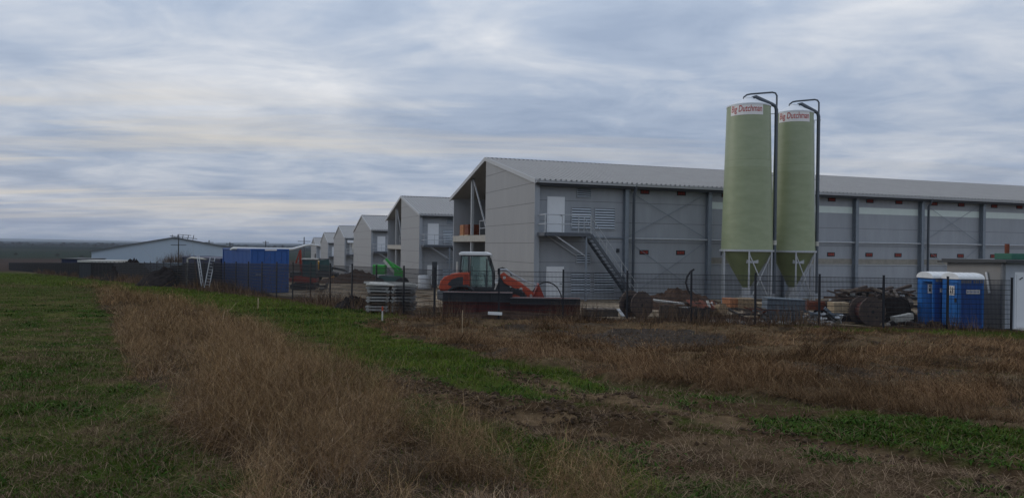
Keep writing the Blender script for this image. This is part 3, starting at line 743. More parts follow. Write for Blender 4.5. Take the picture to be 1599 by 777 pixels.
scrap(1258,1312,487,504,30.5,31.8,30,'bent silvery metal strip in the heap beside the cream blocks',['galv','galv','stackgrey','dgrey','silowhite'],'silvery metal scrap',(.25,.8),(.03,.12),'metal_scrap','scrap',.8)
scrap(1160,1196,478,500,30.6,32,18,'thin dark and rusty scrap bar left of the grey steel crates',['rust','dgrey','wood'],'rusty scrap bars',(.4,1.3),(.03,.06),'scrap_bar','scrap')
scrap(1015,1110,470,492,31.2,32.4,16,'broken brown board among the crates below the soil heap',['wood','soil','rust'],'broken boards',(.4,1.2),(.03,.08),'broken_board','board')
def stones(n, px0, px1, Ya, Yb, s0, s1, mats, lab, group, name='stone', cat='stone'):
    for k in range(n):
        px = random.uniform(px0,px1); g = gpos(px, random.uniform(Ya,Yb)); s = random.uniform(s0,s1); m = MB()
        prof = [(s*math.cos(t)*random.uniform(.8,1.1), s*.7*math.sin(t)) for t in np.linspace(-1.4,1.4,6)]
        m.lathe(prof, 8); 
        m.v = [(x*random.uniform(.8,1.25), y*random.uniform(.8,1.25), z*random.uniform(.8,1.2)) for x,y,z in m.v]
        o = m.build(name, M[random.choice(mats)], smooth=50); o.location = (g.x,g.y,g.z+s*.25); o.rotation_euler = (0,0,random.uniform(0,6)); tag(o, lab, cat, group)
stones(40, 1110, 1300, 29.9, 31.0, .06, .2, ['rubble','rubble','whitedirty','soil'], 'broken stone lying at the foot of the crates', 'rubble at the foot of the crates')
stones(26, 880, 1080, 30.0, 31.0, .05, .14, ['rubble','soil','rubble'], 'small stone at the fence foot near the upright cable drum', 'rubble near the upright drum')
stones(24, 690, 870, 29.9, 30.6, .04, .12, ['rubble','soil','wood'], 'small stone below the steel beams', 'rubble below the beams')
stones(20, 1385, 1470, 30.1, 31.2, .08, .24, ['soild','rubble','soil'], 'chunk of rubble before the left toilet', 'rubble before the toilets')
plank('pale concrete kerb block tilted on the rubble before the toilets', at(1394,499,30.4), at(1423,493,30.5), .3, .24, 'whitedirty', 'kerb_block', 'concrete block')
plank('small white foam block on the grass under the steel beams', at(762,488.5,29.7), at(784,489.5,29.7), .14, .11, 'white', 'foam_block', 'foam block')
plank('white torn plastic piece at the foot of the upright cable drum', at(965,482,30.5), at(974,494,30.3), .2, .03, 'white', 'plastic_piece', 'plastic')
# hoop and hose
c0 = at(853, 470, 37.5); m = MB(); m.tube([(.78*math.cos(a),.1*math.sin(a*2),.95*math.sin(a)) for a in np.linspace(0,math.pi,22)], .03, 8); o = m.build('hose_hoop', M['black'], smooth=True); o.location = c0; tag(o, 'black hose bent into an arch in front of the lower white door', 'hose')
m = MB(); pp = [at(1084,420,34),at(1078,424,34),at(1073,432,34),at(1071,441,34),at(1074,452,34),at(1080,462,34)]; o0 = pp[-1].copy(); m.tube([p-o0 for p in pp], .045, 8); o = m.build('curved_pipe', M['black'], smooth=True); o.location = o0; tag(o, 'curved black pipe sticking up out of the brown soil heap', 'pipe')
# stakes
def stake(label, px, y0, y1, Y, cols, r=.025):
    b = at(px,y1,Y); t = at(px,y0,Y); z0 = min(b.z, float(base_h(b.x,Y))); T = thing('marker_stake', label, 'stake', (b.x,Y,z0)); h = t.z-z0
    m = MB(); m.box(-r,r,-r,r,0,h*.75); add_part(m,'shaft',cols[0],T); m = MB(); m.box(-r*1.05,r*1.05,-r*1.05,r*1.05,h*.75,h); add_part(m,'painted_tip',cols[1],T)
stake('white marker stake with orange tip in the grass before the formwork stack', 597, 478, 497, 27.5, ('whitedirty','lorange'))
stake('thin pale wooden stake in the grass before the blue container', 403, 465, 480, 34, ('woodp','woodp'), .02)
stake('thin pale stake standing in the straw before the steel beams', 722, 484, 512, 24, ('woodp','woodp'), .012)

# ------------------------------------------------------------------ toilets
def toilet(label, px, Y, rz, open_):
    g = gpos(px, Y, -.02); T = thing('portable_toilet', label, 'portable toilet', g, rz, 'portable toilets by the grey cabin')
    s = .50; H = 1.98
    m = MB(); m.box(-s+.05,s,-s,-s+.05,.12,H); m.box(-s+.05,s,s-.05,s,.12,H); m.box(s-.05,s,-s+.05,s-.05,.12,H); m.box(-s+.05,s,-s,s,.05,.12)
    for k in range(7): x = -s+.16+k*.145; m.box(x-.012,x+.012,-s-.012,-s+.001,.15,H-.35)
    m.box(-s+.05,s,-s-.018,-s,.05,.14); bd = add_part(m,'cabin_walls','tblue',T,bevel=.006)
    m = MB()
    for a in (-s,s): m.box(-s-.01,-s+.06,a-.05 if a>0 else a-.01,a+.01 if a>0 else a+.05,.05,H); m.box(s-.05,s+.012,a-.04 if a>0 else a-.012,a+.012 if a>0 else a+.04,.05,H)
    add_part(m,'corner_post','tblue2',T)
    m = MB(); m.box(-s-.02,-s+.02,.19,s-.01,.12,H-.02); m.box(-s-.02,-s+.02,-s+.06,.185,H-.14,H-.02)
    for k in range(2): m.box(-s-.035,-s-.02,.24+k*.11,.30+k*.11,.25,1.6)
    add_part(m,'front_panel','tblue2',T,bevel=.004)
    m = MB(); m.box(-.03,.0,-.60,0,0,H-.28)
    for k in range(2): m.box(-.045,-.03,-.52+k*.26,-.36+k*.26,.1,1.15)
    d = add_part(m,'door','tblue2',T,bevel=.005); d.location = (-s,.17,.12)
    m = MB(); m.box(-.06,-.046,-.46,-.16,1.22,1.60)
    q = add_part(m,'notice','sticker',d)
    m = MB(); m.tube([(-.062,-.38,1.52),(-.066,-.38,1.52)],.03,12); m.box(-.066,-.061,-.41,-.35,1.30,1.48); m.tube([(-.062,-.25,1.52),(-.066,-.25,1.52)],.03,12); m.prism([(-.30,1.30),(-.20,1.30),(-.25,1.48)],-.066,-.061,'x'); add_part(m,'person_symbol','dark',q)
    m = MB(); m.box(-.07,-.03,-.56,-.49,.95,1.12); add_part(m,'latch','dgrey',d)
    if open_: d.rotation_euler = (0,0,R(66))
    m = MB(); prof = [(-s-.04,H)]+[(-(s+.04)*math.cos(t), H+.02+.24*math.sin(t)**.8) for t in np.linspace(0.12,math.pi-.12,14)]+[(s+.04,H)]
    m.prism(prof, -s-.06, s+.05, 'x'); rf = add_part(m,'roof','white',T,bevel=.01,smooth=20)
    m = MB()
    for k in range(4): x = -s+.18+k*.25; pr = [(y*1.0,z+.012) for y,z in prof[2:-2]]; m.prism(pr+[(y,z-.02) for y,z in pr[::-1]], x-.03, x+.03, 'x')
    add_part(m,'roof_rib','white',rf)
    # lettering bands on the side
    m = MB(); m.box(-.22,.36,-s-.02,-s-.0125,1.42,1.58); lb = add_part(m,'side_label','sticker',T)
    m = MB()
    for k in range(9): m.box(-.19+k*.058,-.155+k*.058,-s-.024,-s-.0201,1.475,1.525)
    add_part(m,'label_print','tblue',lb)
    m = MB(); x = -.42
    for wv in (.07,.05,.07,.06,.07,.0,.06,.07,.05,.07,.06):
        if wv: m.box(x,x+wv,-s-.019,-s-.0125,1.84,1.95)
        x += .085
    add_part(m,'faded_lettering','mgrey',T)
toilet('blue portable toilet with white roof and its door ajar, beside the scrap heap', 1464, 31.3, R(5), True)
toilet('blue portable toilet with white roof and closed door, beside the grey cabin', 1504, 30.2, R(5), False)

# ------------------------------------------------------------------ grey cabin
def cabin():
    c = Vector((ray(1568,384).x*30.05, 30.05)); z = float(base_h(c.x,c.y)); T = thing('grey_cabin', 'grey flat-roofed cabin with white door at the right end of the fence', 'cabin', (c.x,c.y,z), RZ_B)
    H = 2.64; L = 6.5; Dp = 2.6
    m = MB(); m.box(.0,.1,0.12,Dp,-.3,H); wl = add_part(m,'side_wall','shed',T)
    m = MB(); m.box(-.004,.62,0,.115,-.3,H); m.box(1.72,L,0,.115,-.3,H); m.box(.62,1.72,0,.115,2.28,H); m.box(.1,L,Dp-.1,Dp,-.3,H); m.box(L-.1,L,.12,Dp-.1,-.3,H); wf = add_part(m,'front_wall','shedlight',T)
    m = MB(); m.tube([(-.01,.02,-.2),(-.01,.02,H-.02)],.09,14); add_part(m,'corner_trim','mgrey',T,smooth=True)
    m = MB(); m.prism([(-.3,H+.02),(-.3,H+.12),(Dp+.25,H+.03),(Dp+.25,H-.04)], -.28, -.1+.0, 'x'); m.box(-.1,L+.2,-.25,Dp+.2,H+.001,H+.13); add_part(m,'roof','dgrey',T)
    m = MB(); m.box(.62,1.72,.01,.07,.0,2.28); d = add_part(m,'door','door',T)
    m = MB(); m.box(.72,1.62,-.01,.009,.06,2.18); d2 = add_part(m,'door_leaf','door',d)
    m = MB(); m.bar((.85,-.03,1.98),(1.02,-.03,2.06),.03); add_part(m,'door_hook','dsteel',d2)
    m = MB(); m.box(.4,1.9,-.45,-.02,-.12,-.0); add_part(m,'door_step','conc',T)
    p0 = (-.02,1.15,0); m = MB(); m.tube([(-.05,.72,2.25),(-.06,.62,1.75),(-.05,.58,1.4)],.045,8); add_part(m,'white_pipe','white',T)
    t = thing('roof_unit','green box with brown chimney on the grey cabin roof','roof unit', Vector((c.x,c.y,z))+Matrix.Rotation(RZ_B,3,'Z') @ Vector((2.1,1.4,H+.132)), RZ_B)
    m = MB(); m.box(-.35,1.2,-.4,.4,0,.26); add_part(m,'box','dgreen',t,bevel=.02)
    m = MB(); m.tube([(-.12,0,.26),(-.12,0,.66)],.09,12); add_part(m,'chimney','rust',t)
cabin()

# ------------------------------------------------------------------ containers
def container(label, w0, L, Wd, H, m_, corr=True, detail=True, zoff=0, name='container', front=None):
    # long side starts at the corner seen at px 392 and runs away from it parallel to the fence
    d = Vector((-.61,.792)); e = Vector((.792,.61)); c = Vector((-17.1,49.0))+d*w0
    z = float(base_h(c.x,c.y))+zoff; T = thing(name, label, 'container', (c.x,c.y,z), math.atan2(e.y,e.x))
    # local X along e (door end), local Y along d
    m = MB()
    def corr_wall(fn, length):
        n = int(length/.28); vs = []; fs = []
        for i in range(n):
            x = .12+(length-.24)*i/n; p = (length-.24)/n
            for dx, o in ((0,0),(p*.4,0),(p*.5,.035),(p*.9,.035)): vs.append(fn(x+dx,o,.15)); vs.append(fn(x+dx,o,H-.12))
        for i in range(len(vs)//2-1): fs.append((2*i,2*i+2,2*i+3,2*i+1))
        m.add(vs, fs)
    corr_wall(lambda s,o,z: (.03+o,s,z), L); corr_wall(lambda s,o,z: (Wd-.03-o,s,z), L); corr_wall(lambda s,o,z: (s,L-.03-o,z), Wd)
    m.box(.02,Wd-.02,.02,L-.02,H-.1,H-.03); w = add_part(m,'wall',m_,T)
    m = MB()
    for x in (0,Wd-.12):
        for y in (0,L-.12): m.box(x,x+.12,y,y+.12,0,H)
    for z0 in (0,H-.12):
        for x in (0,Wd-.12): m.box(x+.002,x+.118,.12,L-.12,z0+.001,z0+.14-.02)
        for y in (0,L-.12): m.box(.12,Wd-.12,y+.002,y+.118,z0+.001,z0+.12)
    add_part(m,'frame',m_,T,bevel=.01)
    if detail:
        m = MB(); m.box(.14,Wd-.14,.04,.08,.13,H-.13); dr = add_part(m,'door',m_,T)
        m = MB()
        for x in (.5,.95,Wd-.95,Wd-.5): m.tube([(x,.02,.15),(x,.02,H-.15)],.016,6)
        add_part(m,'lock_bar',m_,dr)
        m = MB(); m.box(.35,.75,.0,.03,1.2,1.24); add_part(m,'handle','galv',dr)
        m = MB(); m.box(.95,1.75,-.006,.0,H-.11,H-.03); add_part(m,'name_plate','sticker',T)
    return T
C1 = container('bright blue shipping container with closed doors, white pipe over its roof', 0, 6.0, 2.6, 2.92, 'blue')
C2 = container('long dark navy container with ladders leaning on it', 6.5, 10.5, 2.4, 2.30, 'navy', detail=False)
# ladders
def ladder(label, px0, y0, px1, y1, Y0, Y1, w, rungs):
    p = at(px0,y0,Y0); q = at(px1,y1,Y1); T = thing('ladder', label, 'ladder', q)
    d = (p-q); s = d.cross(Vector((0,1,0))).normalized()
    for k in (-1,1): m = MB(); m.bar(s*w*k/2, d+s*w*k/2, .05,.05); add_part(m,'rail','galv',T)
    m = MB()
    for k in range(1,rungs): m.bar(d*k/rungs-s*w/2, d*k/rungs+s*w/2, .035)
    add_part(m,'rungs','galv',T)
ladder('narrow white ladder leaning left against the navy container', 309,398,316,446, 55.6,54.8,.14,9)
ladder('wider white ladder leaning right against the navy container', 332,402,323,449, 54.2,53.6,.34,10)
m = MB(); a, b, c, d = at(292,447,60),at(293,404,60),at(299,402,59.5),at(331,405,56.4); m.tube([v-a for v in (a,b,c,d)],.07,8); o = m.build('white_frame_pipe', M['whitedirty']); o.location = a; tag(o, 'white bent pipe standing at the far end of the navy container', 'pipe')
m = MB(); hp = [at(360,389.3,51.5),at(364,387.4,51.3),at(400,388.2,51),at(450,388.8,52),at(456,388.6,55),at(466,386,60),at(476,383,66),at(484,382,72),at(497,383,80)]; m.tube([v-hp[0] for v in hp],[.05,.09,.09,.09,.09,.09,.09,.09,.09],10); o = m.build('supply_pipe', M['white'], smooth=50); o.location = hp[0]; tag(o, 'long white pipe lying over the blue container and running towards the far barns', 'pipe')

# ------------------------------------------------------------------ machines in the yard
def excavator():
    Y = 57; g = gpos(478, Y); T = thing('mini_excavator', 'red mini excavator with raised boom and teal tinted cab right of the blue container', 'excavator', (g.x,g.y,g.z+.05), R(8)); s = 57/1170
    for y in (-.75,.75):
        m = MB(); m.prism([(-1.15,.1),(-.95,0),(.85,0),(1.1,.15),(1.05,.42),(.9,.5),(-1.0,.5),(-1.2,.35)], y-.2,y+.2); add_part(m,'track','black',T,bevel=.03)
    m = MB(); m.box(-.7,.7,-.55,.55,.35,.6); m.prism([(-1.25,.6),(-1.3,.95),(-.7,1.15),(1.0,.95),(1.0,.6)],-.85,.85); b = add_part(m,'body','lred',T,bevel=.04)
    m = MB(); m.box(-1.25,-.4,-.84,.4,.96,1.45); add_part(m,'engine_cover','dgrey',b,bevel=.05)
    m = MB()
    for x in (-.15,.95):
        for y in (-.8,.15): m.box(x-.04,x+.04,y-.04,y+.04,.95,2.45)
    m.box(-.2,1.0,-.84,.2,2.38,2.46); m.box(-.2,1.0,-.84,.2,.9,1.0); cb = add_part(m,'cab','dgrey',T)
    m = MB(); m.box(-.12,.92,-.83,-.82,1.0,2.38); m.box(.97,.98,-.78,.12,1.0,2.38); m.box(-.19,-.18,-.78,.12,1.0,2.38); add_part(m,'window','glassdark',cb)
    m = MB(); m.box(-.25,1.1,-.9,.26,2.46,2.56); add_part(m,'cab_roof','whitedirty',T,bevel=.02)
    m = MB(); m.prism([(-.45,1.0),(-.62,2.2),(-.58,3.2),(-.46,3.25),(-.40,2.2),(-.22,1.0)],.32,.5); m.prism([(-.62,3.2),(-.48,3.3),(-.85,2.1),(-.95,2.15)],.34,.48); add_part(m,'boom','lred',T,bevel=.02)
    m = MB(); m.tube([(-.3,.42,1.3),(-.62,.42,2.4)],.05,8); add_part(m,'hydraulic_cylinder','galv',T)
    m = MB(); m.prism([(1.25,.02),(1.75,.05),(1.85,.55),(1.8,.56),(1.68,.12),(1.25,.08)],-.95,.95); m.box(.7,1.7,-.5,-.4,.2,.32); m.box(.7,1.7,.4,.5,.2,.32); add_part(m,'dozer_blade','dgrey',T)
    T.scale = (.88,.88,.92)
excavator()
def telehandler():
    Y = 84; g = gpos(510, Y); T = thing('telehandler', 'dark telehandler with yellow cover standing on the yard between excavator and third barn', 'telehandler', (g.x,g.y,g.z), R(5))
    m = MB(); m.prism([(-1.6,.6),(-1.6,1.3),(-.2,1.4),(1.3,1.1),(1.3,.6)],-.8,.8); add_part(m,'body','dgrey',T,bevel=.05)
    m = MB(); m.prism([(-.6,1.35),(-.6,2.55),(.35,2.6),(.8,1.3)],-.85,.0); add_part(m,'cab','glassdark',T)
    m = MB(); m.box(-.68,.45,-.9,.05,2.6,2.68); add_part(m,'cab_roof','dgrey',T)
    m = MB(); m.prism([(-1.7,1.35),(-1.65,2.3),(-1.2,2.55),(-.75,2.3),(-.7,1.4)],-.5,.5); add_part(m,'engine_cover','yellow',T,bevel=.06)
    m = MB(); m.tube([(-1.3,.35,2.6),(-1.3,.35,3.2)],.06,8); add_part(m,'exhaust','black',T)
    m = MB(); m.bar((-.8,.45,1.9),(2.0,.45,1.35),.22,.25); m.bar((1.9,.45,1.4),(2.3,.45,1.2),.6,.1); add_part(m,'boom','dgrey',T)
    for x in (-1.1,.9):
        for y in (-.8,.8): wheel(T,x,y,.5,.5,.35,'yellow')
telehandler()
def lift():
    Y = 63; s = Y/1170; g = gpos(612, Y); zg = g.z; T = thing('boom_lift', 'green boom lift with folded white-sided arm before the second barn', 'boom lift', g, R(0))
    def L(px, py): return ((px-612)*s, (at(612,py,Y).z-zg))
    m = MB(); a = L(584,413); b = L(603,428); m.box(a[0],b[0],-.6,.6,b[1],a[1]); add_part(m,'engine_housing','green',T,bevel=.06)
    m = MB()
    p, q = L(602,404), L(620,423)
    m.bar((p[0],.12,p[1]),(q[0],.12,q[1]),.24,.24); p, q = L(606,409),L(626,421); m.bar((p[0],.5,p[1]),(q[0],.5,q[1]),.22,.22); add_part(m,'boom','green',T,bevel=.02)
    p, q = L(600,406), L(617,426); m = MB(); m.bar((p[0],-.12,p[1]),(q[0],-.12,q[1]),.14,.2); add_part(m,'boom_side','whitedirty',T)
    m = MB(); a = L(618,422); b = L(631,432); m.box(a[0],b[0],-.5,.5,b[1],b[1]+.3); 
    for x in (a[0],b[0]):
        for y in (-.48,.48): m.tube([(x,y,b[1]),(x,y,a[1])],.03,6)
    m.tube([(a[0],-.48,a[1]),(b[0],-.48,a[1]),(b[0],.48,a[1]),(a[0],.48,a[1]),(a[0],-.48,a[1])],.03,6); m.box(a[0],b[0],-.5,-.47,b[1]+.3,a[1]); add_part(m,'basket','green',T)
    m = MB(); a = L(594,430); b = L(628,440); m.box(a[0],b[0],-.7,.7,.45,a[1]); add_part(m,'chassis','teal',T,bevel=.03)
    for x in (-.9,.9):
        for y in (-.75,.75): wheel(T,x,y,.45,.45,.32,'dgrey')
lift()
def yard_tank():
    g = gpos(663.5, 60); T = thing('water_tank','white round water tank on the yard beside the second barn','tank',g)
    m = MB(); m.lathe([(.02,.1),(.5,.1),(.52,.15),(.52,1.1),(.48,1.16),(.02,1.18)],30); t = add_part(m,'tank_body','silowhite',T,smooth=40)
    m = MB()
    for z in (.35,.6,.85): m.lathe([(.521,z-.02),(.535,z),(.521,z+.02)],30,caps=False)
    add_part(m,'hoops','white',t); m = MB(); m.box(-.6,.6,-.6,.6,0,.098); add_part(m,'pallet','wood',T)
yard_tank()
g = gpos(679, 66); m = MB(); m.box(-.22,.22,-.05,.05,0,2.3); m.box(-.28,.28,-.08,.08,-.0,.12); o = m.build('dark_panel', M['dsteel'], bevel=.01); o.location = g; tag(o,'narrow dark upright panel on the yard beside the white tank','panel')

# ------------------------------------------------------------------ far left: warehouse, sheds, poles, trees
def warehouse():
    Y = 132; l = at(143,392,Y); an = R(26); ca, sa = math.cos(an), math.sin(an)
    def along(px): t = ray(px,384).x; return (t*Y-l.x)/(ca-t*sa)
    rx = along(272); w = along(400); zr = at(272,371.3,Y+rx*sa); r_ = at(400,394,Y+w*sa)
    z0 = float(base_h(l.x,Y))-1; T = thing('warehouse','large pale blue metal warehouse with shallow gable and dark roof edge','warehouse',(l.x,Y,z0), an)
    he = l.z-z0; hr = zr.z-z0
    m = MB(); m.prism([(0,0),(w,0),(w,r_.z-z0),(rx,hr),(0,he)],0,45); wl = add_part(m,'wall','warehouse',T)
    m = MB(); x = 1.1
    while x < w: m.box(x-.02,x+.02,-.03,-.001,0,min(he+(hr-he)*x/rx if x<rx else hr-(hr-(r_.z-z0))*(x-rx)/(w-rx),99)-.1); x += 1.1
    add_part(m,'wall_seams','warehouse',wl)
    m = MB()
    m.add([(-.3,-.4,he-.1),(rx,-.4,hr+.0),(rx,45.5,hr),(-.3,45.5,he-.1),(-.3,-.4,he+.1),(rx,-.4,hr+.2),(rx,45.5,hr+.2),(-.3,45.5,he+.1)],[(0,1,2,3),(7,6,5,4),(0,4,5,1),(3,2,6,7),(0,3,7,4)])
    m.add([(w+.3,-.4,r_.z-z0-.1),(rx,-.4,hr+.0),(rx,45.5,hr),(w+.3,45.5,r_.z-z0-.1),(w+.3,-.4,r_.z-z0+.1),(rx,-.4,hr+.2),(rx,45.5,hr+.2),(w+.3,45.5,r_.z-z0+.1)],[(0,1,2,3),(7,6,5,4),(0,4,5,1),(3,2,6,7),(0,3,7,4)])
    add_part(m,'roof','whroof',T)
warehouse()
def hut(label, px0, px1, y0, Y, dep, m_, roofm, rh=.12):
    a = at(px0,y0,Y); b = at(px1,y0,Y); z0 = float(base_h(a.x,Y))-.3; T = thing('site_hut', label, 'hut', (a.x,Y,z0)); w = b.x-a.x; h = a.z-z0
    m = MB(); m.box(0,w,0,dep,0,h); wl = add_part(m,'wall',m_,T)
    m = MB()
    for k in range(int(w/.35)): m.box(.1+k*.35,.14+k*.35,-.03,-.001,.1,h-.05)
    add_part(m,'wall_seams',m_,wl)
    m = MB(); m.box(-.15,w+.15,-.2,dep+.15,h+.001,h+rh); add_part(m,'roof',roofm,T)
hut('dark low hut behind the far part of the fence, left of the green-grey one', 96, 138, 404.3, 122, 5, 'navy', 'dgrey')
hut('low green-grey hut with pale roof edge in front of the warehouse corner', 124, 178, 409, 96, 4, 'dsteel', 'whitedirty', .25)
def pole(label, px, ytop, Y, arms, group, lattice=False):
    t = at(px,ytop,Y); z0 = float(base_h(t.x,Y)); T = thing('power_pole', label, 'power pole', (t.x,Y,z0), 0, group); h = t.z-z0; wd = max(.11, Y*.0009)
    m = MB()
    if lattice:
        for sx in (-1,1):
            for sy in (-1,1): m.bar((sx*h*.07,sy*h*.07,0),(sx*.1,sy*.1,h),.18)
    else: m.tube([(0,0,0),(0,0,h)],[wd*1.2,wd*.7],8)
    p = add_part(m,'mast','dgrey',T)
    for k, (z, w) in enumerate(arms): m = MB(); m.bar((-w/2,0,h-z),(w/2,0,h-z),wd*.8); add_part(m,'crossarm','dgrey',T)
PG = 'power poles standing in the fields'
pole('dark power pole right in front of the pale blue warehouse', 279, 366.5, 118, ((.6,1.6),(1.6,2.4)), PG)
pole('thin distant power pole over the warehouse roof slope, left of two others', 326.5, 375, 420, ((1.2,5),(2.6,4)), PG)
pole('thin distant power pole just left of the white pipe bend', 359, 378, 500, ((1.0,5),), PG)
pole('thin distant power pole seen above the middle of the blue container', 415, 376, 500, ((1.0,4),), PG)
pole('tallest distant power pole seen left of the farthest barn', 475, 370, 420, ((2.4,7),(4.4,5)), PG)
# antenna frame on the warehouse roof
a = at(286,372.5,140); T = thing('roof_antenna','dark antenna frame on the warehouse ridge','antenna',a); m = MB()
for k in range(5): m.bar((-2.2+k*1.0,0,-.3),(-2.0+k*1.0,0,.7),.09)
m.bar((-2.5,0,.5),(2.6,0,.0),.1); m.bar((-1,0,.8),(1.5,0,.6),.08); add_part(m,'frame','dgrey',T)
# ------------------------------------------------------------------ ground regions (polygons traced on the terrain, kept in metres)
def hit(px, py):
    d = ray(px, py); y = 2.0; 
    while y < 2500:
        z = EYE+d.z*y
        if z <= float(base_h(d.x*y, y)): break
        y *= 1.01
    return (d.x*y, y)
def poly(*pp): return np.array([hit(*p) for p in pp])
def inside(P, x, y):
    c = np.zeros(x.shape, bool); n = len(P); j = n-1
    for i in range(n):
        xi, yi = P[i]; xj, yj = P[j]
        with np.errstate(divide='ignore', invalid='ignore'):
            t = ((yi > y) != (yj > y)) & (x < (xj-xi)*(y-yi)/(yj-yi+1e-12)+xi)
        c ^= t; j = i
    return c
def region(P, x, y, jit=.6, s=.9, seed=0):
    dx = (fbm(x*s+seed, y*s+3.1, 4)-.5)*2*jit; dy = (fbm(x*s+40.7, y*s+seed+9, 4)-.5)*2*jit
    return inside(P, x+dx*(1+y*.03), y+dy*(1+y*.06))
W1 = poly((48,441),(100,444),(150,455),(168,490),(190,540),(228,600),(266,660),(325,720),(380,777),(430,950),(1120,1000),(980,860),(880,800),(780,745),(685,702),(590,658),(535,615),(488,573),(440,540),(385,506),(325,482),(235,463),(150,447))
W2 = poly((545,503),(640,499),(760,497),(900,497),(1050,500),(1180,508),(1320,516),(1599,536),(1900,548),(1900,690),(1599,668),(1400,652),(1250,640),(1120,617),(1000,603),(900,590),(860,575),(760,560),(690,541),(610,523))
DIRT = poly((880,522),(960,514),(1080,520),(1150,528),(1090,548),(980,552),(900,540))
G_STRIP = poly((-300,420),(60,424),(250,444),(400,460),(560,486),(700,492),(560,500),(620,520),(720,548),(860,578),(940,598),(860,640),(760,615),(620,585),(540,555),(470,520),(400,492),(240,460),(0,440),(-300,430))
G2 = poly((1000,500),(1300,503),(1599,512),(1999,520),(1999,552),(1599,532),(1300,517),(1150,508))
G3 = poly((1020,620),(1120,617),(1270,642),(1420,655),(1599,672),(1900,690),(1900,790),(1599,745),(1480,720),(1350,690),(1230,672),(1100,650))
G4 = poly((740,665),(860,690),(930,715),(1010,745),(1020,777),(1060,860),(900,820),(800,735),(750,690))
TRACK = poly((740,570),(800,575),(920,605),(1060,635),(1250,680),(1420,708),(1599,745),(1900,800),(1900,900),(1599,777),(1350,725),(1180,690),(1020,650),(860,612))
MUD = poly((600,575),(700,590),(820,620),(930,630),(1080,665),(1010,720),(900,690),(800,668),(700,640),(620,600))
LOW = poly((820,650),(1000,680),(1250,700),(1599,760),(1900,800),(1900,1100),(1100,1000),(950,777),(880,700))
def masks(x, y):
    w1 = region(W1,x,y,.30,.8,1); w2 = region(W2,x,y,.5,.5,2)&~w1
    d = region(DIRT,x,y,.5,.8,3); g = region(G_STRIP,x,y,.35,.9,4); g2 = region(G2,x,y,.3,.8,5); g3 = region(G3,x,y,.35,1.1,6); g4 = region(G4,x,y,.25,1.3,7)
    t = region(TRACK,x,y,.15,1.1,8); m = region(MUD,x,y,.3,1.2,9); lo = region(LOW,x,y,.4,.8,10)
    return w1, w2, d, g, g2, g3, g4, t, m, lo
def fence_side(x, y):      # >0 behind the fence
    # left leg: line through F0 along FD ; right part: line through F0 to last post
    p1 = (x-F0.x)*(FD.y)-(y-F0.y)*(FD.x)              # right of the leg when > 0
    q = pts[-1]-F0; p2 = -(x-F0.x)*q.y+(y-F0.y)*q.x
    return np.minimum(p1/2.5, p2/q.length)
GC = dict(turf=(.045,.070,.016), turf2=(.085,.085,.030), grass=(.060,.080,.018), mud=(.068,.045,.026), track=(.135,.093,.054), straw=(.125,.086,.050), under=(.058,.042,.028),
          dirt=(.060,.050,.042), yard=(.36,.29,.21), brown=(.062,.046,.038), far=(.036,.045,.034), mix=(.075,.065,.03))
def lerp(a, b, t): return a*(1-t[...,None])+b*t[...,None]
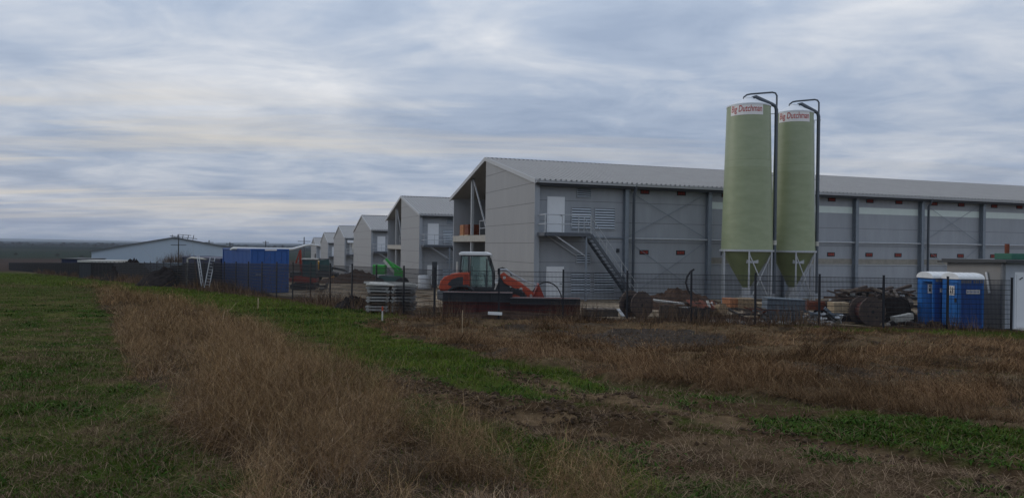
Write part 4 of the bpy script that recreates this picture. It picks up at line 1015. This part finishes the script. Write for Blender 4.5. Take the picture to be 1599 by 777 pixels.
def ground_color(x, y):
    n1 = fbm(x*.9, y*.9, 5); n2 = fbm(x*2.7+5, y*2.7, 4); n3 = fbm(x*.18+9, y*.18, 4); nf = fbm(x*6.1, y*6.1+4, 3)
    w1, w2, d, g, g2, g3, g4, t, m, lo = masks(x, y)
    c = np.zeros(x.shape+(3,)); C = {k: np.array(v) for k, v in GC.items()}
    c[:] = C['turf']; c = lerp(c, C['turf2'], smooth(.48,.62,n1)); c = lerp(c, C['straw']*.8, smooth(.56,.68,n2)*.7)
    c = np.where((x > .5)[...,None] & (y < 30)[...,None], lerp(lerp(np.broadcast_to(C['mud'],c.shape), C['mix'], smooth(.42,.55,n1)), C['grass']*.7, smooth(.55,.65,n2)), c)
    def put(mask, col, a=1.0): 
        nonlocal c; c = np.where(mask[...,None], c*(1-a)+np.asarray(col)*a, c)
    put(lo, lerp(lerp(np.broadcast_to(C['straw'],c.shape)*.85, C['mud'], smooth(.45,.6,n2)), C['turf'], smooth(.53,.62,n1)*.8))
    put(g, lerp(np.broadcast_to(C['grass'],c.shape), C['turf2'], smooth(.55,.7,n1)*.6)); put(g4, C['grass']*.85); 
    put(m, lerp(np.broadcast_to(C['mud']*.8,c.shape), C['track'], smooth(.55,.7,n2)))
    put(t, lerp(np.broadcast_to(C['track'],c.shape), C['mud'], smooth(.48,.62,n2)))
    put(g3, lerp(np.broadcast_to(C['grass']*.7,c.shape), C['mud'], smooth(.44,.54,n1)))
    put(w2, lerp(lerp(np.broadcast_to(C['straw'],c.shape), C['under'], smooth(.5,.62,n1)), C['dirt'], smooth(.6,.7,n3)*.6)); put(d, C['dirt'])
    put(g2, C['grass']*.8); put(w1, C['under'])
    fs = fence_side(x, y)
    yard = smooth(.2, 2.2, fs+(n2-.5)*1.5); near_f = smooth(-1.6,-.2,fs+(n2-.5)*1.2)*(1-yard)*(y > 20)
    c = lerp(c, C['mud']*1.05, near_f)
    u, v = uv(x, y)
    yc = lerp(lerp(np.broadcast_to(C['yard'],c.shape), C['mud']*1.6, smooth(.5,.66,n1)), C['yard']*.6, smooth(.45,.7,n3))
    c = lerp(c, yc, yard*(1-smooth(150,230,u))*(1-smooth(140,230,x)))
    # far fields
    r = np.sqrt(x*x+y*y); far = smooth(150, 230, r)*(1-((fs > 0)&(u < 230)&(x > -60)))
    fld = vnoise(x*.0021+3.3+fbm(x*.002,y*.002,2)*.3, y*.0042+1.1); fc = lerp(np.broadcast_to(C['brown'],c.shape), C['far'], smooth(.48,.52,fld))
    fc = np.where((r > 560)[...,None], lerp(fc, C['far'], np.full(x.shape,.75)), fc); fc = np.where((r > 1250)[...,None], C['far']*.55, fc)
    fc = np.where((r < 480)[...,None], C['brown'], fc)
    c = lerp(c, fc, far)
    return c*(.8+.4*nf)[...,None]
def micro(x, y):
    near = 1-smooth(26, 45, np.sqrt(x*x+y*y))
    w1, w2, d, g, g2, g3, g4, t, m, lo = masks(x, y)
    z = (fbm(x*.5, y*.5, 4)-.5)*.16*near*(y > 0)
    z += (fbm(x*4, y*4, 4)-.5)*near*(.03+.16*m+.07*lo+.05*t+.10*w2+.05*g3)
    # wheel ruts along the track
    s = np.sin((x*.32+y*.95)*2.1+fbm(x*.4,y*.4,3)*3)
    z += -.05*smooth(.3,.9,s)*(t|m)*near
    z += .10*w2*near*smooth(.45,.65,fbm(x*1.1+7,y*1.1,3))
    return z
def ground_h(x, y): return base_h(x, y)+micro(x, y)

def axis(lo, hi, step, far, grow):
    a = list(np.arange(lo, hi+1e-6, step)); s = step
    while a[-1] < far: s *= grow; a.append(a[-1]+s)
    s = step; b = [a[0]]
    while b[-1] > -far: s *= grow; b.append(b[-1]-s)
    return np.array(b[::-1][:-1]+a)
xs = axis(-18, 26, .10, 13000, 1.09)
ys = [3.0]
while ys[-1] < 34: ys.append(ys[-1]+max(.05, ys[-1]*.0095))
s = ys[-1]-ys[-2]
while ys[-1] < 13000: s *= 1.045; ys.append(ys[-1]+s)
s = .1; lo_ = [3.0]
while lo_[-1] > -9000: s *= 1.15; lo_.append(lo_[-1]-s)
ys = np.array(lo_[::-1][:-1]+ys)
X, Y_ = np.meshgrid(xs, ys)
Z = ground_h(X, Y_); CC = ground_color(X, Y_)
ny, nx = X.shape
me = bpy.data.meshes.new('ground')
me.vertices.add(nx*ny); me.vertices.foreach_set('co', np.stack([X,Y_,Z],-1).astype(np.float32).ravel())
i0 = (np.arange(ny-1)[:,None]*nx+np.arange(nx-1)[None,:]).ravel()
F = np.stack([i0,i0+1,i0+nx+1,i0+nx],-1)
def setfaces(me, F):
    n, k = F.shape; me.loops.add(n*k); me.loops.foreach_set('vertex_index', F.astype(np.int32).ravel()); me.polygons.add(n); me.polygons.foreach_set('loop_start', np.arange(0,n*k,k,dtype=np.int32)); me.update(calc_edges=True)
setfaces(me, F)
def setcol(me, c):
    a = me.attributes.new('col', 'FLOAT_COLOR', 'POINT'); cc = np.ones((len(me.vertices),4), np.float32); cc[:,:3] = c.reshape(-1,3); a.data.foreach_set('color', cc.ravel())
setcol(me, CC); me.polygons.foreach_set('use_smooth', np.ones(len(me.polygons),bool))
gr = bpy.data.objects.new('ground', me); COL.objects.link(gr); gr['kind'] = 'structure'
me.materials.append(attr_mat('ground_soil', var=.45, scale=5, bump=.7, bscale=16))

# ------------------------------------------------------------------ vegetation ribbons
def ribbons(name, P, Wd, side, col, label, cat, rough=.9):
    n, K, _ = P.shape
    A = P-side[:,None,:]*Wd[:,:,None]/2; B = P+side[:,None,:]*Wd[:,:,None]/2
    V = np.stack([A,B],2).reshape(n*K*2,3)
    b = (np.arange(n)*K*2)[:,None]+(np.arange(K-1)*2)[None,:]
    F = np.stack([b,b+1,b+3,b+2],-1).reshape(-1,4)
    me = bpy.data.meshes.new(name); me.vertices.add(len(V)); me.vertices.foreach_set('co', V.astype(np.float32).ravel()); setfaces(me, F)
    setcol(me, np.repeat(col, K*2, axis=0))
    me.materials.append(attr_mat(name+'_leaf', rough=rough, var=0))
    o = bpy.data.objects.new(name, me); COL.objects.link(o); tag(o, label, cat, kind='stuff'); return o
def scatter(P, n, bias=None, xr=None, yr=None):
    """n random points in the bounding box whose density falls with distance so that picture density stays even"""
    x0, x1 = xr; y0, y1 = yr
    y = y0*(y1/y0)**RNG.random(n)             # density ~ 1/y per metre
    x = RNG.uniform(-1, 1, n); x = x0+(x1-x0)*(x+1)/2
    return x, y
def frustum(n, y0, y1, m=1.12, pw=1.0):
    y = y0*(y1/y0)**(RNG.random(n)**pw); t0, t1 = -.70*m, .70*m
    return RNG.uniform(t0, t1, n)*y, y
def blades(name, x, y, h, w, lean, K, cols, label, cat, curl=1.0, z0=None, tang=0., ang=None, leaf=False):
    n = len(x); a = RNG.uniform(0, 2*math.pi, n) if ang is None else ang; dirx, diry = np.cos(a), np.sin(a)
    z = ground_h(x, y)-.015 if z0 is None else z0
    s = np.linspace(0, 1, K)[None,:]
    ln = lean[:,None]
    r = ln*(s**(1+curl))*h[:,None]; zz = h[:,None]*s*np.sqrt(np.maximum(.05,1-(ln*s*.8)**2))
    P = np.stack([x[:,None]+dirx[:,None]*r, y[:,None]+diry[:,None]*r, z[:,None]+zz], -1)
    if tang: P[:,1:,:] += np.cumsum(RNG.normal(0, 1, (n,K-1,3))*tang*h[:,None,None]/K, axis=1)
    sa = a+math.pi/2+RNG.normal(0,.5,n); side = np.stack([np.cos(sa), np.sin(sa), np.zeros(n)], -1)
    W = w[:,None]*((.25+.95*np.sin(math.pi*np.minimum(1,s*.9+.05))) if leaf else (1-s*.85))
    return ribbons(name, P, W, side, cols, label, cat)
def clumps(x, y, cell, seed=0, power=1.0):
    """nearest jittered clump centre of every point: distance / cell, outward direction, a random number per clump"""
    best = np.full(x.shape, 1e9); ang = np.zeros(x.shape); rnd = np.zeros(x.shape)
    ix = np.floor(x/cell).astype(int); iy = np.floor(y/cell).astype(int)
    for dx in (-1,0,1):
        for dy in (-1,0,1):
            a, b = ix+dx, iy+dy; j1 = _P[(a+seed)&255, (b*7+3)&255]; j2 = _P[(b+seed*3)&255, (a*5+11)&255]; r = _P[(a*3+b)&255, (b-a+seed)&255]
            cx, cy = (a+j1)*cell, (b+j2)*cell; d = np.hypot(x-cx, y-cy)/cell; k = d < best
            best = np.where(k, d, best); ang = np.where(k, np.arctan2(y-cy, x-cx), ang); rnd = np.where(k, r, rnd)
    return best, ang, rnd
def pal(n, cs, var=.25):
    cs = np.array(cs); k = RNG.integers(0, len(cs), n); return cs[k]*(1+RNG.uniform(-var, var, (n,1)))
GREEN = [(.072,.110,.016),(.095,.138,.020),(.052,.082,.014),(.120,.142,.030),(.080,.102,.020)]
BROWN = [(.255,.155,.070),(.185,.110,.052),(.33,.215,.105),(.105,.064,.036),(.21,.128,.060)]
STRAW = [(.24,.17,.11),(.30,.22,.14),(.17,.115,.075),(.13,.09,.06),(.21,.145,.10)]
def px_w(y): return y/749.0      # metres per rendered pixel
# --- short green grass everywhere it grows
x, y = frustum(620000, 3.6, 130, 1.15)
w1, w2, d, g, g2, g3, g4, t, m, lo = masks(x, y); fs = fence_side(x, y); n1 = fbm(x*.9, y*.9, 5); n2 = fbm(x*2.7+5, y*2.7, 4)
left = (x < .5)|(y > 30)
nb = fbm(x*.7+11, y*1.1+4, 4); gapf = smooth(.36,.50,nb)
p = np.where(g, .25+.75*gapf, np.where(g2, .8*gapf+.1, np.where(g4, .2+.7*gapf, np.where(g3, .08+.8*smooth(.50,.60,nb), 0.))))
other = ~(g|g2|g3|g4)
p = np.where(other & left, np.where(n1 < .55, .75, .38), p)
p = np.where(other & ~left, .10+.6*smooth(.47,.58,nb), p)
p = np.where(lo & ~g3 & ~g4, .08+.65*smooth(.48,.58,nb), p)
p = np.where(t|m, .05, p); p = np.where(w2, .03+.30*smooth(.55,.66,nb), p); p = np.where(d, .02, p); p = np.where(g2, .15+.8*gapf, p); p = np.where(w1, .12, p); p = np.where(fs > -.3, 0, p); p = np.where(fs > -1.4, p*.45, p)
k = RNG.random(len(x)) < p; x, y, g_, n1k, n1b = x[k], y[k], (g|g3|g4|g2)[k], n2[k], n1[k]
n = len(x); lush = np.where(g3[k], .55, np.where(g_, 1., .5))
h = (.03+.07*lush*fbm(x*1.3, y*1.3, 3)+.045*RNG.random(n)*lush)*(1+.25*smooth(15,40,y)); w = np.maximum(.006, px_w(y)*.55)*RNG.uniform(.7,1.4,n)
col = pal(n, GREEN)*np.where(g_, 1.05, .78)[:,None]*(.75+.5*smooth(.35,.65,n1b))[:,None]; dry = RNG.random(n) < np.where(g_, .07, .18+.40*smooth(.47,.6,n1k)+.25*smooth(.5,.6,n1b)); col[dry] = pal(dry.sum(), STRAW)*.75
blades('grass', x, y, h, w, RNG.uniform(.2,1.1,n), 3, col, 'short green grass covering the strips between the weeds', 'grass')
# --- leafy green weeds in clumps (broader leaves)
cx, cy = frustum(3400, 4, 34, 1.1); w1, w2, d, g, g2, g3, g4, t, m, lo = masks(cx, cy)
nb = fbm(cx*.7+11, cy*1.1+4, 4); r_ = RNG.random(len(cx)); base_ = ~(w1|w2|d|t|m)
k = (g3&(nb > .51)&(r_ < .8))|(g&(r_ < .35))|(g4&(r_ < .35))|(lo&base_&(nb > .47)&(r_ < .45))|(base_&(cx < .5)&(r_ < .10)); cx, cy = cx[k], cy[k]
q = 170; x = (cx[:,None]+RNG.normal(0,.15,(len(cx),q))*(.6+.05*cy[:,None])).ravel(); y = (cy[:,None]+RNG.normal(0,.15,(len(cx),q))*(.6+.05*cy[:,None])).ravel(); n = len(x)
blades('leafy_weeds', x, y, RNG.uniform(.02,.085,n)*(.8+.02*y), np.maximum(.010,px_w(y)*.7)*RNG.uniform(.7,1.5,n), RNG.uniform(.6,1.9,n), 4, pal(n,[(.035,.075,.014),(.05,.10,.02),(.03,.055,.014),(.065,.095,.03)],.35), 'dark leafy green weeds in clumps beside the wheel track', 'weeds', leaf=True)
# --- the tall dry weed bank
def bank_points(n, y0, y1):
    x, y = frustum(n, y0, y1, 1.2); w1 = masks(x, y)[0]; return x[w1], y[w1]
def dry_stand(name, n, y0, y1, hmin, hmax, lean, K, tang, wpx, cols, label, curl=.6, lo_w=.003, filt=None, cell=.62, fill=.15):
    x, y = bank_points(n, y0, y1)
    if filt is not None: k = filt(x, y); x, y = x[k], y[k]
    # height swells in clumps and dies off to the rim
    c = fbm(x*.75+3, y*.55, 4); cd, ca, cr = clumps(x, y, cell)
    hh = (hmin+(hmax-hmin)*smooth(.3,.68,c))*RNG.uniform(.6,1.15,len(x))*(.6+.7*cr)*np.clip(1.15-.85*cd,.25,1)
    e = region(W1, x*1.0-.25, y, .3, .8, 1)&region(W1, x+.35, y, .3, .8, 1)&region(W1, x, y-.25, .3,.8,1)
    hh = hh*np.where(e, 1, .55)
    w = np.maximum(lo_w, px_w(y)*wpx)*RNG.uniform(.6,1.4,len(x)); nn = len(x)
    cc = pal(nn, cols, .3)*(.40+1.15*_P[(cr*255).astype(int), 7])[:,None]
    hole = fbm(x*1.05+31, y*.8+7, 3); keep = RNG.random(nn) < fill+(1-fill)*smooth(.42,.52,hole); hh = hh*(.30+.95*smooth(.40,.58,hole))
    x, y, hh, w, cc, cd, ca = x[keep], y[keep], hh[keep], w[keep], cc[keep], cd[keep], ca[keep]; nn = len(x)
    return blades(name, x, y, hh, w, RNG.uniform(*lean, nn)*(.35+1.1*cd), K, cc, label, 'dry weeds', curl, tang=tang, ang=ca+RNG.normal(0,.7,nn))
dry_stand('dry_weeds', 420000, 3.6, 95, .22, .56, (.3,1.9), 7, 1.7, .30, BROWN, 'tall tangled brown dry weeds filling the bank in the foreground', lo_w=.0022)

dry_stand('fallen_stems', 130000, 3.6, 32, .26, .62, (1.2,2.2), 8, .85, .38, [(.29,.20,.13),(.22,.15,.10),(.17,.11,.075),(.36,.27,.18)], 'pale arching stems lying over the brown weeds', .3, .0032, fill=.85)
# fine twigs hanging at crown height
x, y = bank_points(780000, 3.6, 80); c = fbm(x*.75+3, y*.55, 4); cd, ca, cr = clumps(x, y, .62); hole = fbm(x*1.05+31, y*.8+7, 3); k = (RNG.random(len(x)) < 1.2-1.3*cd)&(hole > .46); x, y, c, cd, cr = x[k], y[k], c[k], cd[k], cr[k]; n = len(x); top = (.28+.28*smooth(.3,.68,c))*(.6+.7*cr)*np.clip(1.15-.85*cd,.25,1)
z0 = ground_h(x, y)+top*RNG.uniform(.05,.9,n)**.7
blades('weed_twigs', x, y, RNG.uniform(.07,.26,n), np.maximum(.0022,px_w(y)*.30)*RNG.uniform(.7,1.3,n), RNG.uniform(-2.6,2.6,n), 5, pal(n,[(.28,.180,.092),(.20,.126,.066),(.37,.255,.14),(.125,.08,.048)],.3), 'fine brown twigs at the top of the dry weeds', 'dry twigs', .3, z0=z0, tang=1.1)
# --- matted straw field on the right
x, y = frustum(430000, 7, 31, 1.15); w1, w2, d, g, g2, g3, g4, t, m, lo = masks(x, y); nn = fbm(x*.6+8, y*.8, 4); k = w2 & ~(g2&(RNG.random(len(x)) < .85)) & (RNG.random(len(x)) < np.where(d,.10,.35+.65*smooth(.4,.55,nn))); x, y, nn = x[k], y[k], nn[k]; n = len(x)
cd, ca, cr = clumps(x, y, 1.1, 5); wa = fbm(x*.16+2, y*.16, 3)*9
h = RNG.uniform(.08,.22,n)*(.5+.9*smooth(.42,.62,nn))*(.5+.9*cr)*np.clip(1.2-.8*cd,.3,1); blades('matted_straw', x, y, h, np.maximum(.004,px_w(y)*.5)*RNG.uniform(.6,1.3,n), RNG.uniform(.7,1.8,n), 5, pal(n,[(.200,.122,.064),(.140,.084,.048),(.27,.178,.098),(.09,.056,.036),(.17,.102,.054)],.3)*(.55+.9*_P[(cr*255).astype(int), 3])[:,None], 'flattened brown straw covering the field in front of the fence', 'straw', .4, tang=1.05, ang=wa+RNG.normal(0,.8,n))
# --- clods of earth
x, y = frustum(90000, 4, 30, 1.1); w1, w2, d, g, g2, g3, g4, t, m, lo = masks(x, y); cl = fbm(x*1.7, y*1.7, 3); k = RNG.random(len(x)) < np.where(m, .9, np.where(t, .35, np.where(lo&~g3, .3, np.where(d, .3, 0))))*smooth(.40,.58,cl)
x, y = x[k], y[k]; n = len(x); r = RNG.uniform(.008,.04,n)*(.7+.03*y); O = np.array([(1,0,0),(0,1,0),(-1,0,0),(0,-1,0),(0,0,.7),(0,0,-.6)])
V = np.stack([x, y, ground_h(x,y)+r*.15],-1)[:,None,:]+O[None]*r[:,None,None]*RNG.uniform(.55,1.35,(n,6,1)); T8 = np.array([(0,1,4),(1,2,4),(2,3,4),(3,0,4),(1,0,5),(2,1,5),(3,2,5),(0,3,5)])
me = bpy.data.meshes.new('soil_clods'); me.vertices.add(n*6); me.vertices.foreach_set('co', V.astype(np.float32).ravel()); setfaces(me, (np.arange(n)[:,None,None]*6+T8[None]).reshape(-1,3)); setcol(me, np.repeat(pal(n,[(.07,.048,.032),(.10,.07,.047),(.05,.036,.027)],.3),6,axis=0)); me.materials.append(attr_mat('clod_earth', var=.3, scale=20))
o = bpy.data.objects.new('soil_clods', me); COL.objects.link(o); tag(o, 'lumps of turned brown earth in the wheel track', 'earth', kind='stuff')
# --- litter of straw on mud, track and turf
x, y = frustum(150000, 3.6, 28, 1.1); w1, w2, d, g, g2, g3, g4, t, m, lo = masks(x, y); k = RNG.random(len(x)) < np.where(lo,.95,np.where(t|m,.55,np.where(g,.12,.35))); k &= ~w1; x, y = x[k], y[k]; n = len(x)
blades('straw_litter', x, y, RNG.uniform(.04,.16,n), np.maximum(.004,px_w(y)*.45), RNG.uniform(1.2,2.2,n), 3, pal(n,STRAW,.35)*.9, 'loose straw stalks scattered over mud and turf', 'straw litter', .1, tang=.3)
# --- dead tall weeds along the fence
fx = []; fy = []
for i in range(30, len(pts)-1):
    a, b = pts[i], pts[i+1]; dens = 420 if i > 60 else 160
    tt = RNG.random(dens); nrm = np.array([-(b.y-a.y), b.x-a.x]); nrm = nrm/np.linalg.norm(nrm); off = -np.abs(RNG.normal(0,.55,dens))+.35
    fx.append(a.x+(b.x-a.x)*tt+nrm[0]*off); fy.append(a.y+(b.y-a.y)*tt+nrm[1]*off)
x = np.concatenate(fx); y = np.concatenate(fy); cl = fbm(x*.45, y*.45+3, 3); k = cl > .40; x, y, cl = x[k], y[k], cl[k]; n = len(x)
blades('fence_weeds', x, y, RNG.uniform(.12,.55,n)*(.5+1.3*smooth(.42,.65,cl)), px_w(y)*.5*RNG.uniform(.6,1.2,n), RNG.uniform(0,.6,n), 4, pal(n,[(.15,.10,.07),(.11,.075,.055),(.20,.14,.09)],.3), 'brown dead weeds growing along the foot of the fence', 'dead weeds', .5, tang=.3)
# bushes on the mound
for i, (px, Y, hh) in enumerate(((271,66,.9),(284,66,1.2),(262,66.5,.6))):
    g = gpos(px, Y); n = 130; a = RNG.uniform(0,6.28,n); zt = 2.0
    o = blades('dry_bush', g.x+RNG.normal(0,.5,n), g.y+RNG.normal(0,.4,n), RNG.uniform(.5,1,n)*hh, np.full(n,.03), RNG.uniform(.1,.7,n), 5, pal(n,[(.15,.11,.085),(.11,.085,.07)],.3), '', 'bush', .5, z0=np.full(n,g.z+zt-.6*i*0), tang=.35)
    del o['kind']; o['label'] = ['bare dry bush in the middle on top of the large earth mound','tallest bare dry bush on the mound, nearest the navy container','lowest bare dry bush on the left shoulder of the mound'][i]; o['category'] = 'bush'
# --- far trees along the field edges and on the horizon
def far_tree(name, label, px, Y, h, w, group=None, seed=0):
    g = gpos(px, Y); rg = np.random.default_rng(seed); n = 260
    T = thing(name, label, 'tree', g, 0, group); m = MB(); m.tube([(0,0,-.3),(0,0,h*.45),(w*.05,0,h*.8)],[h*.03,h*.02,h*.008],6)
    for k in range(5): a = k*1.3; m.tube([(0,0,h*(.3+.08*k)),(math.cos(a)*w*.3,math.sin(a)*w*.3,h*(.55+.08*k))],[h*.012,h*.004],5)
    add_part(m,'trunk','drum',T); m = MB()
    for k in range(n):
        a = rg.uniform(0,6.28); r = w/2*math.sqrt(rg.random())*rg.uniform(.6,1.1); zz = h*(.25+.75*rg.random()**.8); r *= math.sin(min(1,(zz/h-.15)/.85)*math.pi)**.5+.1
        s = h*rg.uniform(.03,.08); c = Vector((math.cos(a)*r,math.sin(a)*r,zz)); u = Vector(rg.normal(size=3)).normalized()*s; v = u.orthogonal().normalized()*s*.7
        m.add([c-u,c+v,c+u,c-v],[(0,1,2,3)])
    add_part(m,'crown','treecrown',T)
M['treecrown'] = mat('bare_tree_crown', (.045,.042,.035), .9, 0, .3, .4)
k = 0
for i, (px, Y, h, w) in enumerate(((25,560,2.2,3.5),(90,520,2.6,4),(128,480,2.2,4),(-20,700,3,5))):
    far_tree('field_tree', ['round dark bush alone in the far field, leftmost','round dark bush in the far field, over the dark fence screen','round dark bush at the field edge just left of the warehouse','dark bush in the far field at the picture edge'][i], px, Y, h, w, None, 50+i)
for i in range(120):
    px = -60+i*4.6+random.uniform(-2,2); Y = random.uniform(1350,1700); far_tree('distant_tree', 'tiny dark tree in the long tree row below the hills', px, Y, random.uniform(4,9), random.uniform(6,18), 'tree row on the horizon', 100+i)
# --- hills
def hills(name, Y, dz, amp, seed, m_):
    n = 300; xsn = np.linspace(-1.3*Y, 1.3*Y, n); t = xsn/Y
    top = EYE+Y*(dz+amp*(fbm(t*4+seed, t*0+seed, 4)-.5)+.0022*smooth(-.45,-.75,t)*1.0)
    m = MB(); vs = []; fs = []
    rows = ((-.16,-40),(-.08,None),(0,1.0),(.1,None),(.3,-40))
    for (dy, f) in rows:
        for i in range(n):
            z = -20. if f == -40 else (top[i] if f == 1.0 else -20+(top[i]+20)*.62); vs.append((xsn[i], Y*(1+dy), z))
    for r in range(len(rows)-1):
        for i in range(n-1): a = r*n+i; fs.append((a,a+1,a+n+1,a+n))
    m.add(vs, fs); o = m.build(name, M[m_], smooth=90); o['kind'] = 'structure'
M['hill'] = mat('hill_woods', (.05,.06,.05), .95, 0, .3, .002)
hills('hills', 7500, .0004, .0026, 3, 'hill')

# ------------------------------------------------------------------ sky
AZ = R(-72); EL = R(22)        # sun azimuth from +Y (negative = left), elevation
w = bpy.data.worlds.new('World'); SC.world = w; w.use_nodes = True; nt = w.node_tree; N = nt.nodes; Lk = nt.links
bg = N['Background']; bg.inputs['Strength'].default_value = .1
sky = N.new('ShaderNodeTexSky'); sky.sky_type = 'NISHITA'; sky.sun_disc = False; sky.sun_elevation = EL; sky.sun_rotation = AZ; sky.dust_density = 2.0; sky.air_density = 1.2
def math_(op, a, b=None, c=None, clamp=False):
    n = N.new('ShaderNodeMath'); n.operation = op; n.use_clamp = clamp
    for i, v in enumerate((a, b, c)):
        if v is None: continue
        if isinstance(v, (int,float)): n.inputs[i].default_value = v
        else: Lk.new(v, n.inputs[i])
    return n.outputs[0]
tc = N.new('ShaderNodeTexCoord'); sp = N.new('ShaderNodeSeparateXYZ'); Lk.new(tc.outputs['Generated'], sp.inputs[0])
zc = math_('MAXIMUM', sp.outputs[2], 0.0); den = math_('ADD', zc, .10)
cx = math_('DIVIDE', sp.outputs[0], den); cy = math_('DIVIDE', sp.outputs[1], den); cb = N.new('ShaderNodeCombineXYZ'); Lk.new(cx, cb.inputs[0]); Lk.new(cy, cb.inputs[1])
def cloud(scale, sx, sy, off, detail, rough, dist=0.4):
    mp = N.new('ShaderNodeMapping'); mp.inputs['Scale'].default_value = (sx, sy, 1); mp.inputs['Location'].default_value = off; mp.inputs['Rotation'].default_value = (0,0,R(-8)); Lk.new(cb.outputs[0], mp.inputs[0])
    n = N.new('ShaderNodeTexNoise'); n.inputs['Scale'].default_value = scale; n.inputs['Detail'].default_value = detail; n.inputs['Roughness'].default_value = rough; n.inputs['Distortion'].default_value = dist; Lk.new(mp.outputs[0], n.inputs['Vector']); return n.outputs['Fac']
def ramp(src, stops):
    r = N.new('ShaderNodeValToRGB'); Lk.new(src, r.inputs[0]); e = r.color_ramp.elements
    while len(e) < len(stops): e.new(.5)
    for i, (p, c) in enumerate(stops): e[i].position = p; e[i].color = (*c, 1)
    return r.outputs[0]
def mixc(f, a, b):
    m = N.new('ShaderNodeMix'); m.data_type = 'RGBA'
    if isinstance(f, (int,float)): m.inputs[0].default_value = f
    else: Lk.new(f, m.inputs[0])
    Lk.new(a, m.inputs[6]); Lk.new(b, m.inputs[7]); return m.outputs[2]
big = cloud(.62, 1.0, 1.0, (3.1,1.7,0), 4, .5, .3); med = cloud(1.9, .8, 1.0, (7.3,2.2,0), 7, .60, .6); fine = cloud(6.0, .6, 1.0, (1.2,5.5,0), 5, .55, .4)
dens = math_('ADD', math_('MULTIPLY', big, .50), math_('ADD', math_('MULTIPLY', med, .38), math_('MULTIPLY', fine, .12)))
# cloud body colours (radiance x 10): thick blue-grey to thin bright
thick = ramp(dens, [(.39,(3.1,3.85,5.3)),(.47,(3.85,4.6,6.0)),(.54,(5.1,5.65,6.7)),(.66,(7.4,7.6,8.1))])
# overhead gets brighter, horizon a little darker and bluer
elev = ramp(zc, [(0.0,(.86,.87,.88)),(.06,(.90,.90,.91)),(.14,(.96,.96,.96)),(.34,(1.3,1.27,1.21)),(1.0,(1.35,1.32,1.28))])
mul = N.new('ShaderNodeMix'); mul.data_type = 'RGBA'; mul.blend_type = 'MULTIPLY'; mul.inputs[0].default_value = 1; Lk.new(thick, mul.inputs[6]); Lk.new(elev, mul.inputs[7])
# warm glow breaks low towards the sun side
streak = cloud(1.0, .22, .95, (2.0,8.1,0), 6, .62, .6)
sm = ramp(streak, [(.49,(0,0,0)),(.62,(1,1,1))])
low = ramp(zc, [(0,(.0,.0,.0)),(.02,(.5,.5,.5)),(.05,(1,1,1)),(.13,(1,1,1)),(.22,(.0,.0,.0))])
side = ramp(sp.outputs[0], [(0.0,(1,1,1)),(1.0,(0,0,0))])
sidef = N.new('ShaderNodeMapRange'); sidef.inputs[1].default_value = .35; sidef.inputs[2].default_value = -.45; sidef.inputs[3].default_value = .25; sidef.inputs[4].default_value = 1; Lk.new(sp.outputs[0], sidef.inputs[0])
f = math_('MULTIPLY', math_('MULTIPLY', sm, low), math_('MULTIPLY', sidef.outputs[0], .75), clamp=True)
warm = N.new('ShaderNodeRGB'); warm.outputs[0].default_value = (6.9,6.4,5.7,1)
cl = mixc(f, mul.outputs[2], warm.outputs[0])
out = mixc(.93, sky.outputs[0], cl)
Lk.new(out, bg.inputs['Color'])
sun = bpy.data.lights.new('sun', 'SUN'); sun.energy = .5; sun.angle = R(20); sun.color = (1,.93,.82); so = bpy.data.objects.new('sun', sun); COL.objects.link(so)
dv = Vector((math.sin(AZ)*math.cos(EL), math.cos(AZ)*math.cos(EL), math.sin(EL))); so.rotation_euler = dv.to_track_quat('Z','Y').to_euler()
SC.view_settings.view_transform = 'Standard'; SC.view_settings.look = 'None'; SC.view_settings.exposure = 0; SC.view_settings.gamma = 1
SC.cycles.max_bounces = 5; SC.cycles.use_denoising = True; SC.cycles.transparent_max_bounces = 6
HAZE = True
if HAZE:
    m = MB(); m.box(-12500,12500,-8500,12500,-45,60); o = m.build('haze', M['clad']); o.data.materials.clear(); hm = bpy.data.materials.new('haze_air'); hm.use_nodes = True; hn = hm.node_tree
    hn.nodes.remove(hn.nodes['Principled BSDF']); v = hn.nodes.new('ShaderNodeVolumePrincipled'); v.inputs['Density'].default_value = 1e-4; v.inputs['Color'].default_value = (.75,.85,1,1); hn.links.new(v.outputs[0], hn.nodes['Material Output'].inputs['Volume']); o.data.materials.append(hm); o['kind'] = 'stuff'
